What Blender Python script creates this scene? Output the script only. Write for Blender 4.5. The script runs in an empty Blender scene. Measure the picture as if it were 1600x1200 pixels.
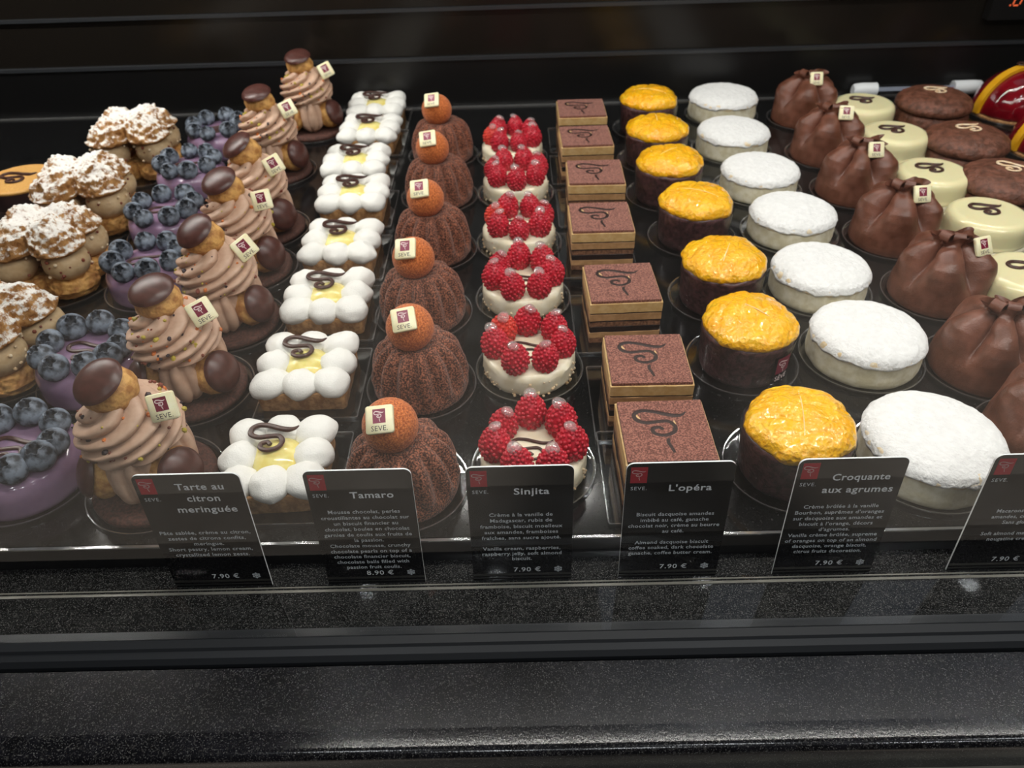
import bpy, math, random
import numpy as np
from mathutils import Matrix, Vector
from math import pi, sin, cos, radians

# ------------------------------------------------------------------ camera, light, exposure
scene = bpy.context.scene
COL = scene.collection
cam_d = bpy.data.cameras.new('camera')
cam = bpy.data.objects.new('camera', cam_d)
COL.objects.link(cam)
RC = [[0.9996397, -0.0080031, -0.0256217], [-0.0247911, -0.6412456, -0.7669351], [-0.010292, 0.7672939, -0.641213]]
CX, CY, CZ = (0.007163, -0.296195, 0.372)
cam.matrix_world = Matrix(((RC[0][0], -RC[1][0], -RC[2][0], CX),
                           (RC[0][1], -RC[1][1], -RC[2][1], CY),
                           (RC[0][2], -RC[1][2], -RC[2][2], CZ),
                           (0, 0, 0, 1)))
cam_d.sensor_width = 36.0
cam_d.lens = 1180.0 / 1600.0 * 36.0
cam_d.clip_start = 0.01
cam_d.dof.use_dof = True
cam_d.dof.focus_distance = 0.45
cam_d.dof.aperture_fstop = 13.0
scene.camera = cam

LED_FRONT, LED_REAR = 0.29, 0.24

world = bpy.data.worlds.new('world')
scene.world = world
world.use_nodes = True
world.node_tree.nodes['Background'].inputs[0].default_value = (0.9, 0.95, 1.0, 1)
world.node_tree.nodes['Background'].inputs[1].default_value = 0.02

scene.view_settings.view_transform = 'Standard'
scene.view_settings.look = 'None'
scene.view_settings.gamma = 1.0
scene.view_settings.use_curve_mapping = False
scene.view_settings.exposure = 0.0
scene.cycles.transparent_max_bounces = 24
scene.cycles.max_bounces = 8


def lamp(name, kind, loc, power, size=0.05, size_y=None, color=(1, 1, 1), rot=(0, 0, 0), spread=180, angle=60, blend=0.4):
    d = bpy.data.lights.new(name, kind)
    d.energy = power
    d.color = color
    if kind == 'AREA':
        d.shape = 'RECTANGLE' if size_y else 'DISK'
        d.size = size
        if size_y:
            d.size_y = size_y
        d.spread = radians(spread)
    else:
        d.shadow_soft_size = size
        if kind == 'SPOT':
            d.spot_size = radians(angle)
            d.spot_blend = blend
    o = bpy.data.objects.new(name, d)
    o.location = loc
    o.rotation_euler = rot
    COL.objects.link(o)
    return o


# LED strip in the top of the display case, over the front of the shelf, and a second one over the rear cakes
for k in range(12):
    lamp('case_led_strip', 'AREA', (-0.195 + 0.085 * k, 0.062, 0.54), LED_FRONT, 0.085, 0.006, color=(1.0, 0.965, 0.91))
for k in range(7):
    lamp('case_led_strip', 'AREA', (-0.98 + 0.085 * k, 0.52, 0.54), LED_FRONT * 1.8, 0.052, 0.007, color=(1.0, 0.965, 0.91))
for k in range(17):
    lamp('case_led_strip', 'AREA', (-0.72 + 0.09 * k, 0.52, 0.54), LED_REAR, 0.052, 0.007, color=(1.0, 0.965, 0.91))
# ceiling lamps of the shop (behind the photographer)
for x, y, p in [(-0.48, -0.85, 2.2), (0.56, -0.86, 2.2), (1.37, -0.83, 2.2), (-0.10, -1.81, 4), (0.35, -1.80, 4), (1.36, -1.77, 4)]:
    lamp('shop_ceiling_lamp', 'AREA', (x, y, 1.74), p, 0.055, color=(0.93, 0.97, 1.0))
# added unseen panel light that puts a bluish reflection on the counter
lamp('added_cool_panel', 'AREA', (1.0, 0.85, 1.73), 1.3, 1.5, 0.7, color=(0.72, 0.82, 1.0))
# added spots: floor pools mirror as glass haze, gap stands for photographer's dark reflection
lamp('added_floor_spot', 'SPOT', (-0.75, -1.32, 1.7), 205, 0.05, color=(1.0, 0.95, 0.88), angle=37, blend=0.35)
lamp('added_floor_spot', 'SPOT', (1.30, -1.28, 1.7), 185, 0.05, color=(1.0, 0.95, 0.88), angle=34, blend=0.35)


# ------------------------------------------------------------------ materials
def lin(h):
    h = h.lstrip('#')
    o = []
    for i in (0, 2, 4):
        c = int(h[i:i + 2], 16) / 255
        o.append(c / 12.92 if c <= 0.04045 else ((c + 0.055) / 1.055) ** 2.4)
    return (o[0], o[1], o[2], 1)


class NT:
    def __init__(s, name):
        s.m = bpy.data.materials.new(name)
        s.m.use_nodes = True
        s.t = s.m.node_tree
        s.n = s.t.nodes
        s.bsdf = s.n['Principled BSDF']
        s.out = s.n['Material Output']
        s._tc = None

    def new(s, typ, **kw):
        n = s.n.new(typ)
        for k, v in kw.items():
            if isinstance(k, str) and hasattr(n, k) and not k.startswith('in_'):
                setattr(n, k, v)
        return n

    def link(s, a, b):
        s.t.links.new(a, b)

    def tc(s, which='Object'):
        if s._tc is None:
            s._tc = s.n.new('ShaderNodeTexCoord')
        return s._tc.outputs[which]

    def noise(s, scale, detail=3, rough=0.55, dist=0.0):
        n = s.n.new('ShaderNodeTexNoise')
        n.inputs['Scale'].default_value = scale
        n.inputs['Detail'].default_value = detail
        n.inputs['Roughness'].default_value = rough
        n.inputs['Distortion'].default_value = dist
        s.link(s.tc(), n.inputs['Vector'])
        return n.outputs['Fac']

    def voro(s, scale, feature='F1', rnd=1.0):
        n = s.n.new('ShaderNodeTexVoronoi')
        n.feature = feature
        n.inputs['Scale'].default_value = scale
        n.inputs['Randomness'].default_value = rnd
        s.link(s.tc(), n.inputs['Vector'])
        return n.outputs['Distance']

    def ramp(s, fac, stops):
        r = s.n.new('ShaderNodeValToRGB')
        e = r.color_ramp.elements
        while len(e) < len(stops):
            e.new(0.5)
        for el, (p, c) in zip(e, stops):
            el.position = p
            el.color = c if len(c) == 4 else (*c, 1)
        s.link(fac, r.inputs['Fac'])
        return r.outputs['Color']

    def math(s, op, a, b=None, clamp=False):
        n = s.n.new('ShaderNodeMath')
        n.operation = op
        n.use_clamp = clamp
        for i, v in enumerate((a, b)):
            if v is None:
                continue
            if isinstance(v, (int, float)):
                n.inputs[i].default_value = v
            else:
                s.link(v, n.inputs[i])
        return n.outputs[0]

    def mixc(s, fac, a, b):
        n = s.n.new('ShaderNodeMix')
        n.data_type = 'RGBA'
        for i, v in ((0, fac), (6, a), (7, b)):
            if isinstance(v, (int, float)):
                n.inputs[i].default_value = v
            elif isinstance(v, tuple):
                n.inputs[i].default_value = v
            else:
                s.link(v, n.inputs[i])
        return n.outputs[2]

    def bump(s, h, strength=0.5, dist=0.001, prev=None):
        b = s.n.new('ShaderNodeBump')
        b.inputs['Strength'].default_value = strength
        b.inputs['Distance'].default_value = dist
        s.link(h, b.inputs['Height'])
        if prev is not None:
            s.link(prev, b.inputs['Normal'])
        s.link(b.outputs[0], s.bsdf.inputs['Normal'])
        return b.outputs[0]

    def base(s, c):
        if isinstance(c, tuple):
            s.bsdf.inputs['Base Color'].default_value = c
        else:
            s.link(c, s.bsdf.inputs['Base Color'])

    def set(s, **kw):
        names = dict(rough='Roughness', spec='Specular IOR Level', coat='Coat Weight', coat_rough='Coat Roughness', metal='Metallic',
                     sheen='Sheen Weight', sss='Subsurface Weight', emit='Emission Strength')
        for k, v in kw.items():
            s.bsdf.inputs[names[k]].default_value = v
        return s


def simple(name, c1, c2=None, nscale=150, lo=0.4, hi=0.62, rough=0.5, spec=0.5, coat=0.0, b=0.0, bscale=600, bdist=0.0006, detail=3, voro=False, coat_rough=0.08):
    t = NT(name)
    if c2:
        t.base(t.ramp(t.noise(nscale, 4), [(lo, lin(c1)), (hi, lin(c2))]))
    else:
        t.base(lin(c1))
    t.set(rough=rough, spec=spec, coat=coat, coat_rough=coat_rough)
    if b:
        t.bump(t.voro(bscale) if voro else t.noise(bscale, detail), b, bdist)
    return t.m


def sss(m, w, r=(1, .5, .3), scale=0.002):
    b = m.node_tree.nodes['Principled BSDF']
    b.inputs['Subsurface Weight'].default_value = w
    b.inputs['Subsurface Radius'].default_value = r
    b.inputs['Subsurface Scale'].default_value = scale
    return m


def clear(name, tint=(0.97, 0.98, 0.98, 1), f0=0.04, rough=0.02, power=5.0, milky=0.0):
    """thin clear sheet: transmits straight through and mirrors a little (Schlick)"""
    t = NT(name)
    t.n.remove(t.bsdf)
    lw = t.n.new('ShaderNodeLayerWeight')
    lw.inputs['Blend'].default_value = 0.5
    p = t.math('POWER', lw.outputs['Facing'], power)
    f = t.math('ADD', t.math('MULTIPLY', p, 1 - f0), f0, True)
    tr = t.n.new('ShaderNodeBsdfTransparent')
    tr.inputs[0].default_value = tint
    gl = t.n.new('ShaderNodeBsdfGlossy')
    gl.inputs['Roughness'].default_value = rough
    mx = t.n.new('ShaderNodeMixShader')
    t.link(f, mx.inputs[0])
    t.link(tr.outputs[0], mx.inputs[1])
    t.link(gl.outputs[0], mx.inputs[2])
    res = mx.outputs[0]
    if milky:
        df = t.n.new('ShaderNodeBsdfDiffuse')
        df.inputs[0].default_value = (0.95, 0.9, 0.88, 1)
        m2 = t.n.new('ShaderNodeMixShader')
        m2.inputs[0].default_value = milky
        t.link(res, m2.inputs[1])
        t.link(df.outputs[0], m2.inputs[2])
        res = m2.outputs[0]
    t.link(res, t.out.inputs[0])
    return t.m


def stone(name, rough, amount, scale, base='#0b0b0d', base2='#17171b', bumpy=0.0):
    t = NT(name)
    b = t.ramp(t.noise(scale * 0.12, 3), [(0.35, lin(base)), (0.7, lin(base2))])
    sp = t.ramp(t.noise(scale, 2, 0.7, 0.6), [(0.60 - amount, (0, 0, 0)), (0.74 - amount, (1, 1, 1))])
    fine = t.ramp(t.noise(scale * 2.6, 1), [(0.64 - amount, (0, 0, 0)), (0.76 - amount, (1, 1, 1))])
    c = t.mixc(sp, b, lin('#3c3b3a'))
    c = t.mixc(t.math('MULTIPLY', fine, 0.6), c, lin('#7d7c7a'))
    t.base(c)
    t.set(rough=rough, spec=0.5)
    if bumpy:
        t.bump(t.noise(scale * 1.5, 2), bumpy, 0.0002)
    return t.m


def grain(name, dark, light, scale=1900, rough=0.75, b=0.6, lo=0.42, hi=0.66, bdist=0.0006, big=None):
    """velvety cocoa grain: the crystals differ in colour and stand out"""
    t = NT(name)
    n = t.noise(scale, 2, 0.6)
    t.base(t.ramp(n, [(lo, lin(dark)), (hi, lin(light))]))
    t.set(rough=rough, spec=0.35, sheen=0.15)
    pr = t.bump(n, b, bdist)
    if big:
        t.bump(t.noise(big, 2), 0.35, 0.0016, pr)
    return t.m


MAT = {}
MAT['shelf'] = stone('black speckled shelf', 0.13, -0.02, 620, '#060607', '#0c0d0e')
MAT['shelf'].node_tree.nodes['Principled BSDF'].inputs['Specular IOR Level'].default_value = 0.34
MAT['ledge'] = stone('polished speckled granite', 0.025, 0.055, 520, '#141414', '#232322')
MAT['counter'] = stone('leathered granite', 0.26, 0.045, 480, '#0e0e11', '#1e1e23', 0.2)
MAT['counter_edge'] = stone('polished granite edge', 0.15, 0.045, 480, '#0d0d10', '#1b1b20', 0.3)
MAT['black'] = simple('satin black', '#0a0a0b', rough=0.35)
MAT['rail'] = simple('black anodised rail', '#2a2c2f', rough=0.36, spec=0.6)
MAT['strip'] = simple('grey brushed strip', '#8b887e', '#9c998e', 40, rough=0.4)
MAT['chrome'] = simple('bright lip', '#d8d8d6', rough=0.2)
MAT['chrome'].node_tree.nodes['Principled BSDF'].inputs['Metallic'].default_value = 0.9
MAT['backglass'] = simple('dark back glass', '#171411', rough=0.2, spec=0.28)
MAT['glass'] = clear('front glass', (0.985, 0.99, 0.988, 1), 0.042, 0.0)
MAT['plastic'] = clear('clear plastic', (0.90, 0.91, 0.91, 1), 0.05, 0.04, 3.0)
MAT['plastic_rim'] = clear('clear plastic rim', (0.80, 0.82, 0.82, 1), 0.22, 0.12, 2.0, 0.05)
MAT['acetate'] = clear('acetate band', (0.93, 0.93, 0.94, 1), 0.05, 0.08, 4.0)
MAT['gel'] = clear('clear gel', (0.97, 0.95, 0.95, 1), 0.14, 0.06, 2.0, 0.16)
MAT['floor'] = simple('shop floor', '#a89f95', '#b7afa6', 6, rough=0.5)
MAT['shopwall'] = simple('shop wall', '#5d564f', '#6c655d', 1.5, rough=0.8)
MAT['ceiling'] = simple('shop ceiling', '#8d9194', rough=0.8)
# pastry
MAT['bundt'] = grain('cocoa velvet', '#3a1a0e', '#a5654a', 800, b=0.9, lo=0.44, hi=0.62, bdist=0.0010, big=150)
MAT['cocoa_ball'] = grain('orange cocoa velvet', '#9c4416', '#e58643', 800, lo=0.36, hi=0.66, b=0.9, bdist=0.0010)
MAT['opera_top'] = grain('cocoa glaze', '#5c3228', '#a87060', 900, lo=0.40, hi=0.66, b=0.6, bdist=0.0008)
MAT['ivory_choc'] = sss(simple('white chocolate', '#efe7bb', '#f3ecc8', 300, rough=0.35), 0.15)
MAT['crimson'] = simple('crimson print', '#7d1233', rough=0.4)
MAT['rose'] = simple('faded crimson print', '#97495f', rough=0.4)
MAT['print_pale'] = simple('pale print', '#f4dfdd', rough=0.5)
MAT['print_dark'] = simple('dark lettering', '#4a4040', rough=0.5)
MAT['scroll'] = simple('dark chocolate', '#38201a', '#4a2c23', 400, rough=0.38)
MAT['engraved'] = simple('engraved dark chocolate', '#26130f', rough=0.5)
MAT['meringue'] = simple('italian meringue', '#ebeae4', rough=0.6, b=0.5, bscale=900, bdist=0.0008)
MAT['curd'] = sss(simple('lemon curd', '#e3d27a', '#ecdf96', 120, rough=0.18, coat=0.3), 0.2)
MAT['crust'] = simple('shortcrust', '#8e6238', '#bb8d5a', 260, rough=0.75, b=0.5, bscale=700)
MAT['raspberry'] = sss(simple('raspberry', '#b01228', '#c92238', 120, rough=0.36, coat=0.12, coat_rough=0.3, b=0.2, bscale=2500, bdist=0.0002), 0.2, (1, .2, .2), .002)
MAT['raspberry_light'] = sss(simple('pale raspberry', '#cc2e24', '#dc4736', 120, rough=0.36, coat=0.12, coat_rough=0.3, b=0.2, bscale=2500, bdist=0.0002), 0.2, (1, .2, .2), .002)
MAT['cream'] = simple('vanilla cream with almond', '#e9dfc0', '#f1ead2', 120, rough=0.3, coat=0.3)
MAT['almond'] = simple('chopped almond', '#c9a77c', '#ead9ba', 300, rough=0.6)
MAT['buttercream'] = simple('coffee buttercream', '#c9a36a', '#d8b781', 200, rough=0.45, b=0.15, bscale=700)
MAT['buttercream_dark'] = simple('deep coffee buttercream', '#a57d52', '#b98f62', 200, rough=0.5, b=0.15, bscale=700)
MAT['sponge'] = simple('soaked almond sponge', '#5b3a26', '#8a6043', 500, rough=0.8, b=0.6, bscale=900)
MAT['ganache'] = simple('dark ganache', '#1c0f0c', '#2b1712', 300, rough=0.4)


def orange_mat():
    t = NT('orange segments')
    v = t.voro(330)
    v2 = t.noise(90, 3)
    c = t.ramp(v2, [(0.3, lin('#fcae00')), (0.55, lin('#ffbc00')), (0.75, lin('#ffcc28'))])
    c = t.mixc(t.ramp(v, [(0.5, (0, 0, 0)), (1.0, (1, 1, 1))]), c, lin('#fcc23c'))
    t.base(c)
    t.set(rough=0.2, coat=0.6, spec=0.5)
    pr = t.bump(v, 0.6, 0.0014)
    t.bump(t.noise(230, 3), 0.6, 0.003, pr)
    return sss(t.m, 0.15, (1, .55, .05), .003)


MAT['orange'] = orange_mat()
MAT['pith'] = simple('pale orange membrane', '#fbd98a', rough=0.3)
MAT['dark_shell'] = simple('dark chocolate tart shell', '#351d1c', '#5c393a', 260, rough=0.42, coat=0.3, b=0.7, bscale=500, coat_rough=0.2)
MAT['sugar'] = simple('icing sugar', '#e8e8e6', '#f0f0ee', 200, rough=0.9, b=0.9, bscale=330, bdist=0.0022, detail=6)
MAT['pale_sponge'] = simple('pale coconut cake', '#d9cfae', '#ece5cd', 130, rough=0.7, b=0.5, bscale=600, detail=5)
MAT['toasted'] = simple('lightly toasted rim', '#e0c79a', '#f1e6cf', 260, rough=0.8, b=0.6, bscale=650, detail=5)
MAT['leather'] = simple('brown marzipan sheet', '#5d3626', '#774a3a', 70, rough=0.36, b=0.45, bscale=750, bdist=0.0006, detail=2)


def ivory_mat():
    t = NT('ivory glaze with vanilla specks')
    sp = t.ramp(t.noise(2200, 1), [(0.69, (0, 0, 0)), (0.74, (1, 1, 1))])
    area = t.ramp(t.noise(28, 2), [(0.42, (0.05, 0.05, 0.05)), (0.62, (1, 1, 1))])
    sep = t.n.new('ShaderNodeSeparateXYZ')
    t.link(t.tc(), sep.inputs[0])
    top = t.math('GREATER_THAN', sep.outputs['Z'], 0.028)
    t.base(t.mixc(t.math('MULTIPLY', t.math('MULTIPLY', sp, area), top), lin('#ece3b4'), lin('#a98a4a')))
    t.set(rough=0.16, coat=0.3)
    return sss(t.m, 0.2)


MAT['ivory'] = ivory_mat()
MAT['macaron'] = simple('chocolate sponge', '#54301f', '#7a4b39', 160, rough=0.48, b=0.9, bscale=300, bdist=0.0018, detail=5)
MAT['gold_scroll'] = simple('caramel piping', '#e9c79a', '#f6e3c6', 300, rough=0.3)
MAT['red_glaze'] = simple('ruby mirror glaze', '#5e0410', '#7c0a18', 60, rough=0.10, coat=0.6)
MAT['amber'] = simple('amber chocolate band', '#e0a011', '#e9ae25', 80, rough=0.3)
MAT['purple'] = sss(simple('violet mirror glaze', '#846a85', '#947a94', 40, rough=0.10, coat=0.6, coat_rough=0.03), 0.15)


def berry_mat():
    t = NT('bloomed blueberry')
    n = t.ramp(t.noise(170, 4), [(0.36, lin('#1a1e26')), (0.60, lin('#7d8794'))])
    t.base(n)
    t.set(rough=0.5, spec=0.4)
    return t.m


MAT['blueberry'] = berry_mat()
MAT['calyx'] = simple('blueberry crown', '#10131a', '#222a35', 300, rough=0.7)
MAT['choux'] = simple('golden choux', '#a66f36', '#dba860', 140, rough=0.62, b=0.9, bscale=300, bdist=0.0014, detail=6)
MAT['praline_cream'] = simple('chocolate chantilly', '#bd9a82', '#caa890', 120, rough=0.5, b=0.15, bscale=900)
MAT['choc_gloss'] = simple('chocolate shell', '#44251f', '#53302a', 200, rough=0.33, b=0.05, bscale=1800)
MAT['cocoa_disc'] = simple('cocoa biscuit', '#3a211a', '#5a352a', 500, rough=0.8, b=0.7, bscale=900)
MAT['nut_yellow'] = simple('candied pistachio', '#b5a23a', rough=0.5)
MAT['nut_brown'] = simple('caramelised hazelnut', '#7c3a26', rough=0.5)
MAT['nut_orange'] = simple('candied peel', '#cf7434', rough=0.5)
MAT['nut_dark'] = simple('cocoa nib', '#2c1a22', rough=0.5)
MAT['hazel_cream'] = simple('hazelnut praline cream', '#b99c74', '#c7ad87', 150, rough=0.6, b=0.3, bscale=500)


def dusted():
    t = NT('sugar dusted choux')
    sep = t.n.new('ShaderNodeSeparateXYZ')
    t.link(t.tc('Normal'), sep.inputs[0])
    n = t.noise(420, 4, 0.7)
    n2 = t.noise(75, 3, 0.6)
    f = t.math('ADD', t.math('MULTIPLY', sep.outputs['Z'], 0.42), t.math('ADD', t.math('MULTIPLY', n, 0.75), t.math('MULTIPLY', n2, 0.55)))
    fac = t.ramp(f, [(0.84, (0, 0, 0)), (0.99, (1, 1, 1))])
    c = t.ramp(t.noise(150, 4), [(0.35, lin('#8d5c2e')), (0.65, lin('#cf9c60'))])
    t.base(t.mixc(fac, c, lin('#f7f3ec')))
    t.set(rough=0.8, spec=0.25)
    t.bump(n, 1.0, 0.0028)
    return t.m


MAT['dusted'] = dusted()
MAT['gold'] = grain('gold dusted disc', '#b5813a', '#dcae62', 1500, rough=0.4, b=0.3)
MAT['dark_drum'] = simple('dark chocolate wall', '#3a2526', '#46302f', 90, rough=0.32)
MAT['card'] = simple('glossy black card', '#050507', rough=0.025, spec=0.5)
MAT['card_edge'] = simple('white card edge', '#dfe2e2', rough=0.35)
MAT['card_text'] = simple('white lettering', '#f0f2f5', rough=0.5)
MAT['card_text_small'] = simple('grey lettering', '#d9dde2', rough=0.5)
MAT['card_red'] = simple('red emblem square', '#b41e30', rough=0.3)
MAT['white_cap'] = simple('white plastic cap', '#dfe2e4', rough=0.35)
MAT['red_line'] = simple('red line', '#c2433f', rough=0.4)
MAT['pale_line'] = simple('pale scale insert', '#aab2c2', rough=0.4)
MAT['housing'] = simple('dark display housing', '#0d0d0e', rough=0.4)


def led():
    t = NT('orange led digits')
    t.base(lin('#401008'))
    t.bsdf.inputs['Emission Color'].default_value = (1.0, 0.16, 0.05, 1)
    t.bsdf.inputs['Emission Strength'].default_value = 0.9
    return t.m


MAT['led'] = led()


# ------------------------------------------------------------------ mesh helpers (millimetres in, metres out)
class MB:
    def __init__(s):
        s.v = []
        s.f = []
        s.mi = []
        s.n = 0

    def add(s, V, F, mi=0):
        V = np.asarray(V, float).reshape(-1, 3)
        s.v.append(V)
        k = s.n
        s.f.extend([tuple(int(i) + k for i in f) for f in F])
        s.mi.extend([mi] * len(F))
        s.n += len(V)
        return s

    def verts(s):
        return np.concatenate(s.v)

    def warp(s, fn):
        V = fn(np.concatenate(s.v))
        s.v = [V]
        return s

    def mesh(s, name, mats, smooth=True, sharp=None):
        me = bpy.data.meshes.new(name)
        me.from_pydata((np.concatenate(s.v) * 0.001).tolist(), [], s.f)
        for m in (mats if isinstance(mats, (list, tuple)) else [mats]):
            me.materials.append(MAT[m] if isinstance(m, str) else m)
        me.polygons.foreach_set('material_index', s.mi)
        me.polygons.foreach_set('use_smooth', [smooth] * len(s.f))
        if sharp and smooth:
            me.set_sharp_from_angle(angle=radians(sharp))
        me.validate()
        me.update()
        return me

    def build(s, name, mats, parent=None, smooth=True, sharp=40, loc=None, rot=None):
        o = bpy.data.objects.new(name, s.mesh(name, mats, smooth, sharp))
        COL.objects.link(o)
        if parent:
            o.parent = parent
        if loc:
            o.location = [c * 0.001 for c in loc]
        if rot:
            o.rotation_euler = rot
        return o


def fnoise(P, seed, scale, octaves=3):
    """smooth pseudo noise from random plane waves, about -1..1"""
    r = np.random.RandomState(seed)
    out = np.zeros(len(P))
    amp = 1.0
    tot = 0
    for o in range(octaves):
        acc = np.zeros(len(P))
        for k in range(11):
            d = r.normal(size=3)
            d /= np.linalg.norm(d)
            acc += np.sin(P @ d * (2 * pi / scale) * (2 ** o) * r.uniform(0.7, 1.3) + r.uniform(0, 2 * pi))
        out += amp * acc / 3.7
        tot += amp
        amp *= 0.5
    return out / tot


def grid(mb, fn, nu, nv, wrap=True, cap0=False, cap1=False, mi=0):
    """surface over u (around) and v (along): fn(U,V) -> (...,3)"""
    us = np.arange(nu) / nu if wrap else np.linspace(0, 1, nu)
    vs = np.linspace(0, 1, nv)
    U, V = np.meshgrid(us, vs)
    P = fn(U.ravel(), V.ravel())
    F = []
    for j in range(nv - 1):
        for i in range(nu if wrap else nu - 1):
            a = j * nu + i
            b = j * nu + (i + 1) % nu
            F.append((a, b, b + nu, a + nu))
    if cap0:
        F.append(tuple(range(nu - 1, -1, -1)))
    if cap1:
        F.append(tuple((nv - 1) * nu + i for i in range(nu)))
    mb.add(P, F, mi)
    return mb


def prof(points, n=40, smooth=True):
    """resample a (r,z) outline to a lookup v->(r,z)"""
    p = np.array(points, float)
    d = np.r_[0, np.cumsum(np.linalg.norm(np.diff(p, axis=0), axis=1))]
    d /= d[-1]
    return lambda v: (np.interp(v, d, p[:, 0]), np.interp(v, d, p[:, 1]))


def rounded(points, k=4, rad=2.0):
    """round the corners of an (r,z) outline"""
    out = [points[0]]
    for i in range(1, len(points) - 1):
        a, b, c = (np.array(points[j], float) for j in (i - 1, i, i + 1))
        la, lc = np.linalg.norm(a - b), np.linalg.norm(c - b)
        t = min(rad, la * 0.49, lc * 0.49)
        p0 = b + (a - b) / la * t
        p2 = b + (c - b) / lc * t
        for s in np.linspace(0, 1, k + 1):
            out.append(tuple((1 - s) ** 2 * p0 + 2 * s * (1 - s) * b + s * s * p2))
    out.append(points[-1])
    return out


def lathe(mb, points, nu=64, nv=None, rmod=None, zmod=None, mi=0, cx=0, cy=0):
    pts = np.array(points, float)
    nv_ = nv or len(pts)
    if nv:
        f = prof(pts)
    else:
        f = None
    us = np.arange(nu) / nu
    if f:
        R, Z = f(np.linspace(0, 1, nv_))
    else:
        R, Z = pts[:, 0], pts[:, 1]
    TH = np.tile(us * 2 * pi, nv_)
    RR = np.repeat(R, nu)
    ZZ = np.repeat(Z, nu)
    if rmod is not None:
        RR = RR + rmod(TH, RR, ZZ)
    if zmod is not None:
        ZZ = ZZ + zmod(TH, RR, ZZ)
    P = np.stack([cx + RR * np.cos(TH), cy + RR * np.sin(TH), ZZ], 1)
    F = []
    for j in range(nv_ - 1):
        for i in range(nu):
            a = j * nu + i
            b = j * nu + (i + 1) % nu
            F.append((a, b, b + nu, a + nu))
    if R[0] > 1e-6:
        F.append(tuple(range(nu - 1, -1, -1)))
    if R[-1] > 1e-6:
        F.append(tuple((nv_ - 1) * nu + i for i in range(nu)))
    mb.add(P, F, mi)
    return mb


def rotm(rx=0, ry=0, rz=0):
    return np.array(Matrix.Rotation(rz, 3, 'Z') @ Matrix.Rotation(ry, 3, 'Y') @ Matrix.Rotation(rx, 3, 'X'))


def ball(mb, c, r, nu=24, nv=14, rot=None, mi=0, mod=None):
    r = (r, r, r) if isinstance(r, (int, float)) else r
    th = np.linspace(0, pi, nv)[1:-1]
    ph = np.arange(nu) / nu * 2 * pi
    D = [(0, 0, -1)]
    for t in th:
        for p in ph:
            D.append((sin(t) * cos(p), sin(t) * sin(p), -cos(t)))
    D.append((0, 0, 1))
    D = np.array(D)
    P = D * np.array(r)
    if mod is not None:
        P = mod(P, D)
    if rot is not None:
        P = P @ np.asarray(rot).T
    P = P + np.array(c)
    F = []
    m = nv - 2
    for i in range(nu):
        F.append((0, 1 + (i + 1) % nu, 1 + i))
    for j in range(m - 1):
        for i in range(nu):
            a = 1 + j * nu + i
            b = 1 + j * nu + (i + 1) % nu
            F.append((a, b, b + nu, a + nu))
    top = len(D) - 1
    for i in range(nu):
        F.append((1 + (m - 1) * nu + i, 1 + (m - 1) * nu + (i + 1) % nu, top))
    mb.add(P, F, mi)
    return mb


def box(mb, lo, hi, mi=0, rot=None, piv=None):
    x0, y0, z0 = lo
    x1, y1, z1 = hi
    V = np.array([(x0, y0, z0), (x1, y0, z0), (x1, y1, z0), (x0, y1, z0), (x0, y0, z1), (x1, y0, z1), (x1, y1, z1), (x0, y1, z1)], float)
    if rot is not None:
        p = np.array(piv if piv is not None else V.mean(0))
        V = (V - p) @ np.asarray(rot).T + p
    mb.add(V, [(0, 3, 2, 1), (4, 5, 6, 7), (0, 1, 5, 4), (1, 2, 6, 5), (2, 3, 7, 6), (3, 0, 4, 7)], mi)
    return mb


def rrect(w, h, r, k=5):
    pts = []
    for cx, cy, a0 in ((w / 2 - r, h / 2 - r, 0), (-w / 2 + r, h / 2 - r, 90), (-w / 2 + r, -h / 2 + r, 180), (w / 2 - r, -h / 2 + r, 270)):
        for i in range(k + 1):
            a = radians(a0 + 90 * i / k)
            pts.append((cx + r * cos(a), cy + r * sin(a)))
    return np.array(pts)


def slab(mb, outline, z0, z1, bev=0.0, mi=0, mi_side=None, wob=None):
    """extruded outline with a small bevel on the top and bottom"""
    o = np.array(outline, float)
    c = o.mean(0)
    n = len(o)
    rings = [(z0, bev), (z0 + bev, 0), (z1 - bev, 0), (z1, bev)] if bev else [(z0, 0), (z1, 0)]
    V = []
    for z, ins in rings:
        d = o - c
        L = np.linalg.norm(d, axis=1, keepdims=True)
        q = o - d / L * ins
        V.append(np.c_[q, np.full(n, z)])
    V = np.concatenate(V)
    if wob is not None:
        V = wob(V)
    side = []
    for j in range(len(rings) - 1):
        for i in range(n):
            a = j * n + i
            b = j * n + (i + 1) % n
            side.append((a, b, b + n, a + n))
    k = len(rings) - 1
    ms = mi if mi_side is None else mi_side
    base = mb.n
    mb.add(V, side, ms)
    mb.f.append(tuple(base + i for i in range(n - 1, -1, -1)))
    mb.mi.append(ms)
    mb.f.append(tuple(base + k * n + i for i in range(n)))
    mb.mi.append(mi)
    return mb


def spline(ctrl, n=12):
    c = [np.array(p, float) for p in ctrl]
    c = [2 * c[0] - c[1]] + c + [2 * c[-1] - c[-2]]
    out = []
    for i in range(1, len(c) - 2):
        p0, p1, p2, p3 = c[i - 1:i + 3]
        for t in np.linspace(0, 1, n, endpoint=False):
            out.append(0.5 * ((2 * p1) + (-p0 + p2) * t + (2 * p0 - 5 * p1 + 4 * p2 - p3) * t * t + (-p0 + 3 * p1 - 3 * p2 + p3) * t ** 3))
    out.append(c[-2])
    return np.array(out)


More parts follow.
